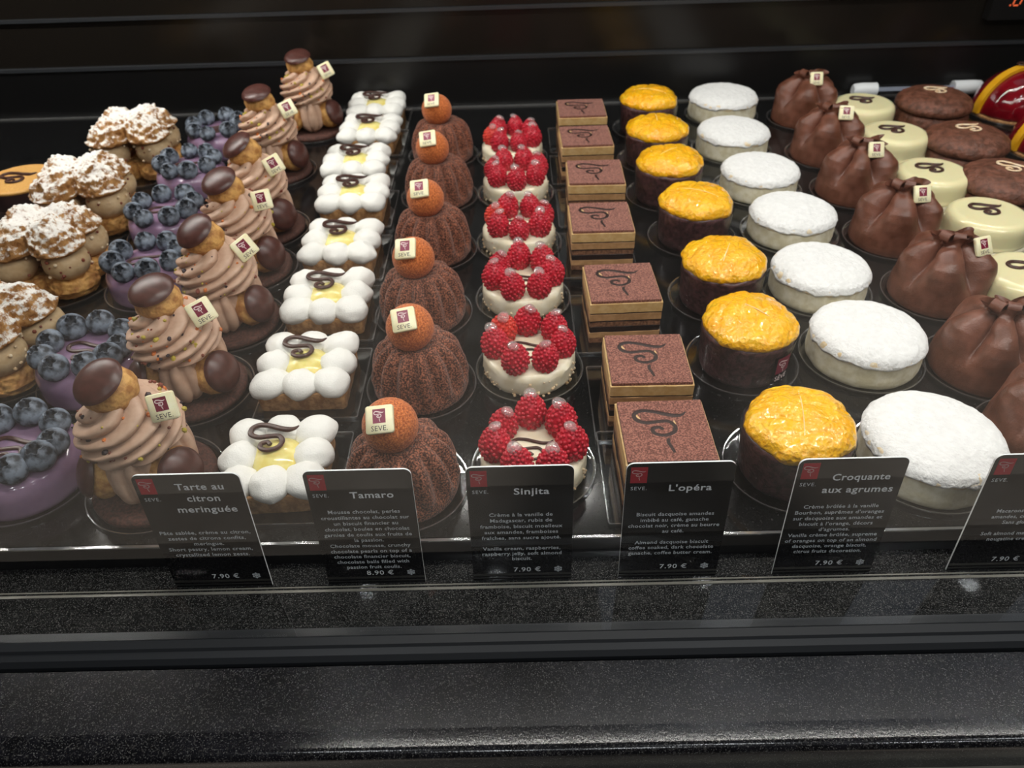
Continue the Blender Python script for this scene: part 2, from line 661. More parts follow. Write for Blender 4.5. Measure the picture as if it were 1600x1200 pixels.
def tube(mb, P, rad, n=8, flat=1.0, mi=0, up=(0, 0, 1)):
    P = np.asarray(P, float)
    m = len(P)
    rad = np.broadcast_to(np.asarray(rad, float), (m,))
    T = np.gradient(P, axis=0)
    T /= np.linalg.norm(T, axis=1, keepdims=True) + 1e-9
    up = np.array(up, float)
    S = np.cross(T, up)
    S /= np.linalg.norm(S, axis=1, keepdims=True) + 1e-9
    B = np.cross(S, T)
    a = np.arange(n) / n * 2 * pi
    V = P[:, None, :] + rad[:, None, None] * (np.cos(a)[None, :, None] * S[:, None, :] + flat * np.sin(a)[None, :, None] * B[:, None, :])
    F = []
    for j in range(m - 1):
        for i in range(n):
            p = j * n + i
            q = j * n + (i + 1) % n
            F.append((p, q, q + n, p + n))
    F.append(tuple(range(n - 1, -1, -1)))
    F.append(tuple((m - 1) * n + i for i in range(n)))
    mb.add(V.reshape(-1, 3), F, mi)
    return mb


# the shop's curl: a long swash that folds into a spiral (x right, y up, about 28 wide)
SWASH = [(13.0, 17.6), (10.5, 15.4), (6.2, 14.9), (0.5, 16.6), (-5.5, 18.8), (-11.5, 19.4), (-15.3, 16.6), (-14.8, 12.2), (-9.8, 9.7), (-3.5, 10.4),
         (2.2, 10.4), (5.2, 6.6), (3.8, 1.8), (-1.6, -0.4), (-6.4, 1.2), (-7.0, 4.8), (-3.6, 6.0), (-1.4, 4.0)]
STEM = [(0.4, -2.6), (-0.4, -6.0), (0.6, -9.4), (1.6, -13.5)]


def curl(mb, size, rad, z=0.0, flat=0.7, stem=False, mi=0, cx=0, cy=0, rz=0.0, n=8, lift=0.0, sy=1.0):
    k = size / 28.0

    def put(ctrl, rr):
        P = spline(ctrl, 8)
        P = (P - np.array([-1.0, 9.5])) * k * np.array([1, sy])
        c, s = cos(rz), sin(rz)
        X = P[:, 0] * c - P[:, 1] * s + cx
        Y = P[:, 0] * s + P[:, 1] * c + cy
        t = np.linspace(0, 1, len(P))
        tube(mb, np.c_[X, Y, z + lift * (1 - t) ** 2], rr * np.clip(np.minimum(t * 7 + 0.25, 1.0) * (1.0 - 0.25 * t), 0.2, 1), n, flat, mi)
    put(SWASH, rad)
    if stem:
        put(STEM, rad * 0.75)
    return mb


def text_geo(body, size, align='CENTER', bold=0.0, spacing=1.0, res=3):
    cu = bpy.data.curves.new('lettering', 'FONT')
    cu.body = body
    cu.size = size
    cu.align_x = align
    cu.offset = bold
    cu.space_character = spacing
    cu.resolution_u = res
    o = bpy.data.objects.new('lettering', cu)
    me = bpy.data.meshes.new_from_object(o)
    V = np.array([v.co[:] for v in me.vertices]).reshape(-1, 3)
    F = [tuple(p.vertices) for p in me.polygons]
    bpy.data.objects.remove(o)
    bpy.data.curves.remove(cu)
    bpy.data.meshes.remove(me)
    return V, F


# ------------------------------------------------------------------ scene graph helpers
def tag(o, label=None, cat=None, group=None, kind=None):
    if label:
        o['label'] = label
    if cat:
        o['category'] = cat
    if group:
        o['group'] = group
    if kind:
        o['kind'] = kind
    return o


def thing(name, label, cat, loc=(0, 0, 0), rz=0.0, group=None):
    o = bpy.data.objects.new(name, None)
    o.empty_display_size = 0.02
    COL.objects.link(o)
    o.location = [c * 0.001 for c in loc]
    o.rotation_euler = (0, 0, rz)
    return tag(o, label, cat, group)


def copy_tree(o, parent=None):
    c = o.copy()
    COL.objects.link(c)
    if parent:
        c.parent = parent
    for ch in list(o.children):
        copy_tree(ch, c)
    return c


def structure(name, mb, mat, smooth=False):
    return tag(mb.build(name, mat, None, smooth), kind='structure')


def inst(protos, k, used, loc, rz, label, scale=1.0):
    """place proto k: the first time the original, afterwards a copy with copies of all parts"""
    p = protos[k % len(protos)]
    if id(p) in used:
        p = copy_tree(p)
    else:
        used.add(id(p))
    p.location = [c * 0.001 for c in loc]
    p.rotation_euler = (0, 0, rz)
    p.scale = (scale,) * 3
    p['label'] = label
    return p


used = set()


def order(i, n):
    """words for the i-th from the rear of a column of n"""
    f = n - i
    if f == 1:
        return 'frontmost'
    if i == 0:
        return 'rearmost'
    w = ['', '', 'second', 'third', 'fourth', 'fifth', 'sixth', 'seventh']
    if f <= (n + 1) // 2:
        return w[f] + ' from the front'
    return w[i + 1] + ' from the back'


# ------------------------------------------------------------------ setting and display case
m = MB()
box(m, (-3000, -3000, -960), (3000, 2200, -950))
structure('floor', m, 'floor')
m = MB()
box(m, (-3000, -3000, 1750), (3000, 2200, 1760))
structure('ceiling', m, 'ceiling')
m = MB()
box(m, (-3000, -3010, -950), (3000, -3000, 1750))
structure('wall_front', m, 'shopwall')
m = MB()
box(m, (-3010, -3000, -950), (-3000, 2200, 1750))
structure('wall_left', m, 'shopwall')
m = MB()
box(m, (3000, -3000, -950), (3010, 2200, 1750))
structure('wall_right', m, 'shopwall')
m = MB()
box(m, (-3000, 2200, -950), (3000, 2210, 1750))
structure('wall_back', m, 'shopwall')

W = 1500
sh = thing('display_shelf', 'wide black speckled stone shelf that carries all the cakes', 'shelf', (0, 0, 0))
m = MB()
box(m, (-W, 1.5, -12), (W, 745, 0))
m.build('shelf_slab', 'shelf', sh, False)
m = MB()
box(m, (-W, -0.5, -0.9), (W, 1.5, 0.3))
o = m.build('bright_lip', 'chrome', sh, False)
tag(o, 'thin bright metal front edge')
m = MB()
box(m, (-W, 0.2, -20), (W, 1.5, -0.9))
m.build('front_face', 'black', sh, False)
m = MB()
box(m, (-W, 741, 0), (W, 744.8, 2.0))
o = m.build('rear_lip', 'chrome', sh, False)

m = MB()
box(m, (-W, -46, -40), (W, 745, -20.6))
led_ = m.build('granite_ledge', 'ledge', None, False)
tag(led_, 'polished black speckled granite ledge the price cards stand on', 'ledge')
m = MB()
box(m, (-W, -21.4, -20.6), (W, -19.6, -20.1))
box(m, (-W, -18.2, -20.6), (W, -17.4, -20.1))
o = m.build('inlay_line', 'strip', led_, False)

# front glass pane in its black rail
m = MB()
box(m, (-W, -53, -20), (W, -47, 560))
g = m.build('front_glass_pane', 'glass', None, False)
tag(g, 'large clear upright glass pane in front of the cakes and price cards', 'glass pane')
m = MB()
P = np.array([(-46.2, -45), (-46.2, -19.4), (-46.9, -18.6), (-46.9, -14), (-47.0, -20), (-53.2, -20), (-53.2, -17.0), (-54.5, -16), (-60, -17.5), (-64.5, -20.5), (-66, -25), (-66, -45)], float)
P = np.array([(-46.4, -45), (-46.4, -20.2), (-53.2, -20.2), (-53.4, -17.4), (-54.6, -16.6), (-59.0, -18.0), (-60.2, -19.6), (-63.8, -21.0), (-66.2, -24), (-66.6, -45)], float)
n = len(P)
V = np.concatenate([np.c_[np.full(n, -W), P], np.c_[np.full(n, W), P]])
F = [(i, (i + 1) % n, n + (i + 1) % n, n + i) for i in range(n)] + [tuple(range(n - 1, -1, -1)), tuple(range(n, 2 * n))]
m.add(V, F)
r = m.build('glass_rail', 'rail', None, True, 25)
tag(r, 'black profiled metal rail holding the foot of the front glass', 'rail')

# outer granite counter with a rounded front edge
def bar(P):
    P = np.array(P, float)
    n = len(P)
    b = MB()
    V = np.concatenate([np.c_[np.full(n, -W), P], np.c_[np.full(n, W), P]])
    b.add(V, [(i, (i + 1) % n, n + (i + 1) % n, n + i) for i in range(n)] + [tuple(range(n - 1, -1, -1)), tuple(range(n, 2 * n))])
    return b


c = bar([(-68.2, -25.0), (-105.0, -25.0), (-105.0, -50), (-68.2, -50)]).build('granite_counter', 'counter', None, False)
tag(c, 'dark speckled granite counter strip in front of the glass rail', 'counter')
bar([(-105.0, -25.0)] + [(-114.0 + 5.5 * cos(radians(90 + 90 * i / 8)), -30.5 + 5.5 * sin(radians(90 + 90 * i / 8))) for i in range(9)] + [(-119.5, -50), (-105.0, -50)]).build('polished_edge', 'counter_edge', c, True, 30)
m = MB()
box(m, (-W, -118.5, -56), (W, -60, -50))
box(m, (-W, -131.5, -80), (W, -60, -56))
box(m, (-W, -118.5, -948), (W, -60, -80))
b = m.build('counter_base', 'strip', None, False)
tag(b, 'grey metal strip and base below the granite counter edge', 'counter base')

# rear wall of the case
bk = thing('back_panel', 'black glossy back panel of the case behind the rear cakes', 'panel', (0, 746, 0))
m = MB()
box(m, (-W, 0, -20), (W, 14, 62))
m.build('riser', 'black', bk, False)
m = MB()
box(m, (-W, 4, 66), (W, 14, 480))
m.build('dark_glass', 'backglass', bk, False)
m = MB()
box(m, (-W, -2, 62), (W, 14, 66))
m.build('track_strip', 'rail', bk, False)
m = MB()
box(m, (-W, 0, 122), (W, 4, 126))
m.build('upper_strip', 'rail', bk, False)


# ------------------------------------------------------------------ shared pastry parts
def emblem(mb, w, h, faded=False, letter=True):
    """printed square with the curl and the lettering, drawn in the XY plane at z=0 (materials: 0 square, 1 pale, 2 dark)"""
    sw, shh = w * 0.46, h * 0.5
    cy = h * 0.12
    mb.add([(-sw / 2, cy - shh / 2, 0), (sw / 2, cy - shh / 2, 0), (sw / 2, cy + shh / 2, 0), (-sw / 2, cy + shh / 2, 0)], [(0, 1, 2, 3)], 0)
    curl(mb, sw * 0.74, sw * 0.045, 0.06, 0.3, True, 1, 0, cy + shh * 0.10, 0, 5, 0, 0.9)
    if letter:
        V, F = text_geo('SEVE.', w * 0.26, 'CENTER', 0.0, 1.05, 2)
        V[:, 1] += -h * 0.40
        V[:, 2] = 0.05
        mb.add(V, F, 2)
    return mb


_plq = {}


def plaque(parent, loc, rot, size=16.0, faded=False):
    key = (size, faded)
    if key not in _plq:
        a = MB()
        slab(a, rrect(size, size, 1.6), -1.5, 1.5, 0.5)
        b = MB()
        emblem(b, size, size, faded)
        _plq[key] = (a.mesh('white_chocolate_plaque', 'ivory_choc', True, 50), b.mesh('printed_emblem', ['rose' if faded else 'crimson', 'print_pale', 'print_dark'], False))
    p = bpy.data.objects.new('white_chocolate_plaque', _plq[key][0])
    COL.objects.link(p)
    p.parent = parent
    p.location = [c * 0.001 for c in loc]
    p.rotation_euler = rot
    e = bpy.data.objects.new('printed_emblem', _plq[key][1])
    COL.objects.link(e)
    e.parent = p
    e.location = (0, 0, 0.00156)
    return p


def curl_part(parent, size, rad, z, mat='scroll', cx=0, cy=0, rz=0.0, flat=0.75, lift=0.0, name='chocolate_curl', sy=1.0):
    m = MB()
    curl(m, size, rad, z, flat, False, 0, cx, cy, rz, 8, lift, sy)
    return m.build(name, mat, parent)


# clear plastic bases
def disc_mesh(r):
    m = MB()
    lathe(m, [(0, 0), (r - 2.6, 0), (r - 1.6, 0.2), (r - 0.6, 2.2), (r, 2.4), (r, 3.0), (r - 0.9, 2.9), (r - 2.0, 0.9), (r - 3.0, 0.6), (0, 0.6)][::1], 72)
    f = m.mesh('clear_cake_disc', ['plastic', 'plastic_rim'], True, 30)
    for p in f.polygons:
        c = p.center
        if math.hypot(c.x, c.y) > (r - 1.2) * 0.001:
            p.material_index = 1
    return f


def rect_mesh(w, h):
    m = MB()
    slab(m, rrect(w, h, 2.0, 3), 0, 0.6, 0.0)
    o, i = rrect(w, h, 2.0, 3), rrect(w - 1.6, h - 1.6, 1.6, 3)
    n = len(o)
    V = np.concatenate([np.c_[o, np.full(n, 0.5)], np.c_[o, np.full(n, 2.0)], np.c_[i, np.full(n, 2.0)], np.c_[i, np.full(n, 0.5)]])
    F = [(k * n + j, k * n + (j + 1) % n, (k + 1) * n + (j + 1) % n, (k + 1) * n + j) for k in range(3) for j in range(n)]
    m.add(V, F, 1)
    return m.mesh('clear_cake_tray', ['plastic', 'plastic_rim'], True, 30)


_disc = {}


def base_disc(r, x, y, label, group):
    if r not in _disc:
        _disc[r] = disc_mesh(r)
    o = bpy.data.objects.new('clear_cake_disc', _disc[r])
    COL.objects.link(o)
    o.location = (x * 0.001, y * 0.001, 0.0001)
    return tag(o, label, 'cake disc', group)


_rect = {}


def base_rect(w, h, x, y, label, group):
    if (w, h) not in _rect:
        _rect[(w, h)] = rect_mesh(w, h)
    o = bpy.data.objects.new('clear_cake_tray', _rect[(w, h)])
    COL.objects.link(o)
    o.location = (x * 0.001, y * 0.001, 0.0001)
    return tag(o, label, 'cake tray', group)


BZ = 0.75   # cakes stand on the plastic bases
rng = random.Random(7)

# ------------------------------------------------------------------ raspberries and raspberry cakes
def raspberry_mesh(seed, mat):
    r = np.random.RandomState(seed)
    m = MB()
    H, R = 24.0, 10.2
    N = 118
    ga = pi * (3 - 5 ** 0.5)

    def surf(t):
        z = t * H
        rr = R * np.power(np.clip(np.sin(pi * (0.20 + 0.80 * t) ** 1.02), 0, 1), 0.66)
        return rr, z
    lathe(m, [(0, -0.5)] + [(surf(t_)[0] * 0.95, surf(t_)[1]) for t_ in np.linspace(0.03, 0.97, 14)] + [(0, H * 0.985)], 22)
    for i in range(N):
        t = 0.05 + 0.93 * (i / (N - 1))
        rr, z = surf(t)
        a = i * ga + r.uniform(-0.12, 0.12)
        s = 1.72 * (1 - 0.22 * t) * r.uniform(0.9, 1.12)
        d = np.array([cos(a), sin(a), 0.0])
        c = d * (rr - 0.75) + np.array([0, 0, z])
        ball(m, c, (s, s, s * 0.95), 9, 6)
    return m.mesh('raspberry', mat, True, None)


RASP_ME = [raspberry_mesh(1, 'raspberry'), raspberry_mesh(2, 'raspberry'), raspberry_mesh(3, 'raspberry_light')]
_m = MB()
ball(_m, (0, 0, 0), (4.9, 4.5, 2.5), 18, 10, None, 0, lambda P, D: P * (1 + 0.10 * fnoise(P, 5, 7, 2))[:, None])
GEL_ME = _m.mesh('glaze_drop', 'gel', True, None)


def raspberry(parent, loc, rot, sc, k):
    o = bpy.data.objects.new('raspberry', RASP_ME[k])
    COL.objects.link(o)
    o.parent = parent
    o.location = [c * 0.001 for c in loc]
    o.rotation_euler = rot
    o.scale = (sc, sc, sc)
    g = bpy.data.objects.new('glaze_drop', GEL_ME)
    COL.objects.link(g)
    g.parent = o
    g.location = (0.0010, -0.0014, 0.0232)
    g.rotation_euler = (0.3, 0.2, rot[2])
    return o


def make_rasp(seed, rot0, pale=None, radius=25.0):
    rr = random.Random(seed)
    t = thing('raspberry_cake', 'x', 'cake', group='raspberry cakes in the middle column')
    m = MB()

    def rm(TH, R, Z):
        P = np.c_[R * np.cos(TH), R * np.sin(TH), Z]
        return fnoise(P, seed, 16, 3) * 0.7 * (Z < 18)
    lathe(m, rounded([(0, 0), (34.5, 0), (35.5, 8), (35, 17.5), (31, 20), (0, 19.2)], 5, 4), 72, 34, rm)
    r_ = np.random.RandomState(seed)
    m.build('cream_cake', 'cream', t)
    m = MB()
    for i in range(110):
        a = r_.uniform(0, 2 * pi)
        z = abs(r_.normal(0, 5.5)) + 0.8
        if z > 15:
            continue
        s = r_.uniform(0.5, 1.4)
        ball(m, (34.9 * cos(a), 35.2 * sin(a), z), (s * 1.2, s, s * 0.8), 6, 5, rotm(r_.uniform(0, 3), r_.uniform(0, 3), a))
    o = m.build('almond_crumbs', 'almond', t)
    tag(o, kind='stuff')
    curl_part(t, 27, 1.25, 20.2, cy=-2, rz=rr.uniform(-.1, .1))
    for k in range(7):
        a = rot0 + k * 2 * pi / 7 + rr.uniform(-.08, .08)
        x, y = radius * cos(a), radius * sin(a)
        tl = rr.uniform(-.05, .16)
        raspberry(t, (x, y, 18.6), (tl * sin(a), -tl * cos(a), rr.uniform(0, 6)), rr.uniform(.93, 1.06), 2 if pale == k else rr.randint(0, 1))
    return t


RASP = [(5, 569), (8, 473), (10, 364), (12, 265), (15, 166), (15, 59)]
pr = [make_rasp(11, -pi / 2 + 0.45), make_rasp(12, -pi / 2 + 0.1, 5), make_rasp(13, -pi / 2 + 0.42, 4)]
pk = [0, 1, 0, 1, 2, 2]
for i, (x, y) in enumerate(RASP):
    w = order(i, 6)
    inst(pr, [1, 0, 1, 0, 2, 0][i], used, (x, y, BZ), [0.2, 0.5, -.1, 0.1, 0, 0.02][i], f'round cream cake ringed with raspberries, {w} in the middle column')
    base_disc(42, x, y, f'clear plastic disc under the raspberry cake {w} of its column', 'clear discs under raspberry cakes')

# ------------------------------------------------------------------ layered coffee and chocolate cakes
def make_opera(seed):
    t = thing('layered_cake', 'x', 'cake', group='layered chocolate coffee cakes')
    layers = [('almond_sponge', 0, 5, 'sponge', 56.5), ('coffee_buttercream', 5, 10, 'buttercream_dark', 57), ('ganache_layer', 10, 15.5, 'ganache', 56.6),
              ('almond_sponge', 15.5, 20, 'sponge', 56.6), ('ganache_layer', 20, 21.3, 'ganache', 57), ('coffee_buttercream', 21.3, 27.6, 'buttercream_dark', 57.2),
              ('ganache_layer', 27.6, 28.8, 'ganache', 56.8), ('coffee_buttercream', 28.8, 37.2, 'buttercream', 57.6)]
    for k, (nm, z0, z1, mt, w) in enumerate(layers):
        m = MB()
        o = []
        q = rrect(w, w, 0.6, 2)
        for i in range(len(q)):          # subdivide the straight runs so the cut edge can wander
            a, b = q[i], q[(i + 1) % len(q)]
            nseg = 14 if np.linalg.norm(a - b) > 20 else 1
            for s in range(nseg):
                o.append(a + (b - a) * s / nseg)

        def wob(V, k=k, mid=(z0 + z1) / 2):
            n = fnoise(V, seed * 10 + k, 14, 3)
            d = V[:, :2] / (np.linalg.norm(V[:, :2], axis=1, keepdims=True) + 1e-6)
            V = V.copy()
            V[:, :2] += d * (n * 0.28)[:, None]
            return V
        slab(m, o, z0, z1, 0.15, wob=wob)
        m.build(nm, mt, t, True, 35)
    m = MB()
    slab(m, rrect(55.4, 55.4, 0.7, 3), 37.2, 39.6, 0.2)
    top = m.build('chocolate_top', 'opera_top', t, True, 35)
    m = MB()
    curl(m, 33, 1.75, 39.6, 0.12, True, 0, -1, 6.5)
    e = m.build('engraved_curl', 'engraved', top)
    m = MB()
    tube(m, [(-16.9, 16.0, 39.6), (-16.6, 13.0, 39.6), (-14.6, 10.4, 39.6)], [0.3, 0.95, 0.3], 8, 0.15)
    tube(m, [(6.6, 8.2, 39.6), (6.7, 5.0, 39.6), (5.0, 1.8, 39.6)], [0.3, 0.85, 0.3], 8, 0.15)
    m.build('exposed_cream', 'buttercream', top)
    return t


OPERA = [(90, 620), (88, 533), (90, 438), (86, 340), (92, 227), (98, 126), (99, 52)]
pr = [make_opera(1), make_opera(2)]
for i, (x, y) in enumerate(OPERA):
    w = order(i, 7)
    inst(pr, i, used, (x, y, BZ), radians([0, 1, -1, 0, 1.5, -0.5, 0.5][i]), f'square layered coffee cake with engraved chocolate top, {w} in its column')
    base_rect(72, 84 if i not in (0, 1) else 78, x - 3, y - 2, f'clear rectangular plastic tray under the square coffee cake {w}', 'clear trays under the square coffee cakes')

# ------------------------------------------------------------------ cocoa fluted cakes with an orange ball
def make_bundt(seed, faded):
    t = thing('fluted_cocoa_cake', 'x', 'cake', group='fluted cocoa cakes with orange balls')
    m = MB()
    nf = 13
    pts = rounded([(0, 0), (35.6, 0), (36.2, 6), (35.8, 14), (34.0, 25), (30.5, 34), (24.5, 41.5), (16, 44.5), (10, 42), (0, 40)], 5, 6)

    def rm(TH, R, Z):
        w = np.clip((Z - 8) / 7, 0, 1) * np.clip((46 - Z) / 7, 0, 1) * np.clip(R / 14, 0, 1)
        fl = (0.5 + 0.5 * np.cos(TH * nf + 0.8)) ** 0.65
        P = np.c_[R * np.cos(TH), R * np.sin(TH), Z]
        return w * (6.4 * fl - 5.0) + 0.35 * fnoise(P, seed, 18, 2)
    lathe(m, pts, 13 * 12, 56, rm)
    m.build('cocoa_body', 'bundt', t, True, None)
    m = MB()
    ball(m, (-3, -2, 56.5), 17.3, 36, 22)
    b = m.build('orange_cocoa_ball', 'cocoa_ball', t, True, None)
    tag(b, 'orange cocoa ball')
    plaque(t, (-6.4, -12.6, 71.0), (radians(38), radians(-8), radians(-4)), 17, faded)
    return t


BUNDT = [(-78, 581), (-75, 470), (-73, 354), (-74, 246), (-68, 149), (-70, 46)]
pr = [make_bundt(1, True), make_bundt(2, True)]
for i, (x, y) in enumerate(BUNDT):
    w = order(i, 6)
    inst(pr, i, used, (x, y, BZ), radians([-2, 3, 1, -3, 9, 2][i]), f'fluted brown cocoa cake topped by an orange ball, {w} in its column')
    base_disc(42, x, y, f'clear plastic disc under the fluted cocoa cake {w} of its column', 'clear discs under the fluted cocoa cakes')

# ------------------------------------------------------------------ lemon meringue tarts
def make_lemon(seed):
    rr = random.Random(seed)
    t = thing('lemon_meringue_tart', 'x', 'tart', group='square lemon meringue tarts')
    m = MB()
    q = rrect(64, 64, 3.5, 5)
    o = []
    for i in range(len(q)):
        a, b = q[i], q[(i + 1) % len(q)]
        ns = 16 if np.linalg.norm(a - b) > 20 else 1
        for s in range(ns):
            o.append(a + (b - a) * s / ns)
    o = np.array(o)
    n = len(o)
    rings = []
    for z, ins in ((0, 0.8), (0.8, 0), (15, -0.6), (16, -0.2), (16.2, 1.4), (15.4, 2.6), (13.5, 3.2)):
        d = o / np.linalg.norm(o, axis=1, keepdims=True)
        rings.append(np.c_[o - d * ins, np.full(n, z)])
    V = np.concatenate(rings)
    nz = fnoise(V, seed, 15, 3)
    V[:, :2] += (V[:, :2] / np.linalg.norm(V[:, :2], axis=1, keepdims=True)) * (0.45 * nz)[:, None]
    V[:, 2] += 0.3 * nz * (V[:, 2] > 5)
    F = [(k * n + j, k * n + (j + 1) % n, (k + 1) * n + (j + 1) % n, (k + 1) * n + j) for k in range(len(rings) - 1) for j in range(n)]
    F.append(tuple(range(n - 1, -1, -1)))
    F.append(tuple((len(rings) - 1) * n + j for j in range(n)))
    m.add(V, F)
    m.build('pastry_case', 'crust', t, True, 50)
    m = MB()
    ball(m, (0, 1, 16.5), (17.8, 17.8, 10.4), 32, 14)
    m.build('lemon_curd', 'curd', t, True, None)
    spots = [(-21, -21, 45), (0, -22.5, 90), (21, -21, 135), (-22.5, 0, 0), (22.5, 0, 0), (-21, 21, -45), (0, 22.5, 90), (21, 21, 45)]
    for k, (x, y, a) in enumerate(spots):
        m = MB()
        a = math.atan2(y, x) + rr.uniform(-.12, .12)
        sx = rr.uniform(15.0, 16.4) if abs(x) > 10 and abs(y) > 10 else rr.uniform(13.6, 14.6)
        sy = rr.uniform(12.6, 13.8)

        def mod(P, D, sd=seed * 9 + k):
            P = P.copy()
            tail = np.clip(-D[:, 0], 0, 1) ** 2          # the piping tail tapers towards the middle
            P[:, 1] *= 1 - 0.28 * tail
            P[:, 2] *= 1 - 0.18 * tail
            return P * (1 + 0.085 * fnoise(P, sd, 16, 3))[:, None]
        ball(m, (x * 1.06, y * 1.06, 19.0), (sx, sy, rr.uniform(9.2, 10.4)), 30, 18, rotm(0, 0, a), 0, mod)
        m.build('meringue', 'meringue', t, True, None)
    curl_part(t, 31, 2.15, 28.4, cx=-2, cy=9, rz=-0.05, lift=1.6, sy=1.05)
    return t


LEMON = [(-172, 706), (-170, 624), (-173, 528), (-163, 446), (-159, 344), (-155, 250), (-154, 155), (-154, 56)]
pr = [make_lemon(1), make_lemon(2), make_lemon(3)]
for i, (x, y) in enumerate(LEMON):
    w = order(i, 8)
    inst(pr, i, used, (x, y, BZ), radians([1, -2, 0, 1, -1, 1, 0.5, 3][i]), f'square tart with white meringue petals and yellow centre, {w} in its column')
    base_rect(78, 84 if y < 500 else 80, x + 3, y, f'clear rectangular plastic tray under the meringue tart {w}', 'clear trays under the meringue tarts')

# ------------------------------------------------------------------ orange tarts
def make_orange(seed, logo):
    rr = random.Random(seed)
    t = thing('orange_tart', 'x', 'tart', group='round orange tarts in dark shells')
    m = MB()

    def rm(TH, R, Z):
        P = np.c_[R * np.cos(TH), R * np.sin(TH), Z]
        return 0.5 * fnoise(P, seed, 14, 3)

    def zm(TH, R, Z):
        P = np.c_[R * np.cos(TH), R * np.sin(TH), Z * 0]
        return (Z > 25) * 0.9 * fnoise(P, seed + 3, 17, 3)
    lathe(m, rounded([(0, 0), (32.8, 0), (34.6, 34), (34.2, 36), (31.5, 36), (30.5, 32), (0, 31)], 3, 1.4), 84, 40, rm, zm)
    m.build('chocolate_shell', 'dark_shell', t, True, None)
    # dome of peeled orange segments fanned over the top
    r_ = np.random.RandomState(seed)
    m = MB()

    def rm2(TH, R, Z):
        P = np.c_[R * np.cos(TH), R * np.sin(TH), Z * 0 + 3]
        return (1.2 * fnoise(P, seed + 8, 13, 3) + 1.3 * fnoise(P, seed + 9, 34, 1)) * np.clip(R / 25, 0, 1)

    def zm2(TH, R, Z):
        P = np.c_[R * np.cos(TH), R * np.sin(TH), Z * 0]
        seg = (R * np.sin(TH + seed) * 0.16 + 0.25 * np.cos(TH * 3))
        ridge = np.abs((seg % 2) - 1)
        return (0.9 * fnoise(P, seed + 5, 24, 2) - 1.3 * np.exp(-(ridge / 0.14) ** 2)) * (R < 33)
    lathe(m, rounded([(0, 32), (31, 33.4), (34.4, 35.2), (35.0, 38.8), (32, 44.0), (23.5, 48.2), (11, 50.4), (0, 50.8)], 4, 5), 120, 50, rm2, zm2)
    m.build('orange_segments', 'orange', t, True, None)
    m = MB()
    for k in range(3):
        u = rr.uniform(-0.6, 0.6)
        P = []
        for s in np.linspace(-0.8, 0.8, 18):
            x, y = s * 31, (-18 + 18 * k) * math.sqrt(max(0, 1 - s * s * 0.8)) + u * 4
            q = math.hypot(x, y)
            P.append((x, y, 50.7 - 11.4 * (q / 34.6) ** 2.3))
        a = seed + 0.3 * k
        P = np.array(P)
        P = np.c_[P[:, 0] * cos(a) - P[:, 1] * sin(a), P[:, 0] * sin(a) + P[:, 1] * cos(a), P[:, 2]]
        tube(m, P, 0.35, 5)
    m.build('pale_membrane', 'pith', t, True, None)
    m = MB()
    R = 35.3
    grid(m, lambda U, V: np.c_[(R - 0.6 + V * 1.3) * np.cos(U * 2 * pi), (R - 0.6 + V * 1.3) * np.sin(U * 2 * pi), 0.2 + V * 33.5], 72, 3)
    ac = m.build('acetate_band', 'acetate', t, True, None)
    if logo is not None:
        lb = MB()

        def patch(u0, u1, z0, z1, rad, mi):
            us = np.linspace(u0, u1, 7)
            V = [(rad * cos(u), rad * sin(u), z) for z in (z0, z1) for u in us]
            F = [(i, i + 1, i + 8, i + 7) for i in range(6)]
            lb.add(V, F, mi)
        c0 = logo
        patch(c0 - 0.27, c0 + 0.27, 4, 29, 35.95, 0)
        patch(c0 - 0.19, c0 + 0.19, 13, 27.5, 36.05, 1)
        cm = MB()
        curl(cm, 9.4, 0.42, 0, 0.3, True, 0, 0, 1.5, 0, 5)
        V = cm.verts()
        ang = c0 + V[:, 0] / 36.1
        lb.add(np.c_[(36.15 + V[:, 2] * .2) * np.cos(ang), (36.15 + V[:, 2] * .2) * np.sin(ang), V[:, 1] + 19.5], cm.f, 2)
        V, F = text_geo('SÈVE', 6.2, 'CENTER', 0.0, 1.0, 2)
        ang = c0 + V[:, 0] / 36.1
        lb.add(np.c_[36.1 * np.cos(ang), 36.1 * np.sin(ang), V[:, 1] + 6.5], F, 2)
        o = lb.build('printed_label', ['card', 'crimson', 'print_pale'], ac, False)
        tag(o, 'black label with red emblem square')
    return t


ORANGE = [(176, 646), (171, 550), (170, 459), (180, 367), (182, 259), (181, 168), (185, 55)]
pr = [make_orange(21, None), make_orange(22, None), make_orange(23, None)]
lg = make_orange(24, -pi / 2 + 0.62)
for i, (x, y) in enumerate(ORANGE):
    w = order(i, 7)
    if i == 5:
        inst([lg], 0, used, (x, y, BZ), 0, 'round orange-topped dark tart whose clear wrap shows a red emblem, second from front')
    else:
        inst(pr, i, used, (x, y, BZ), [0.3, 1.2, 2.5, 0.2, 4, 0, 5.2][i], f'round dark tart domed with glossy orange segments, {w} in its column')
    base_disc(43, x, y, f'clear plastic disc under the orange tart {w} of its column', 'clear discs under the orange tarts')

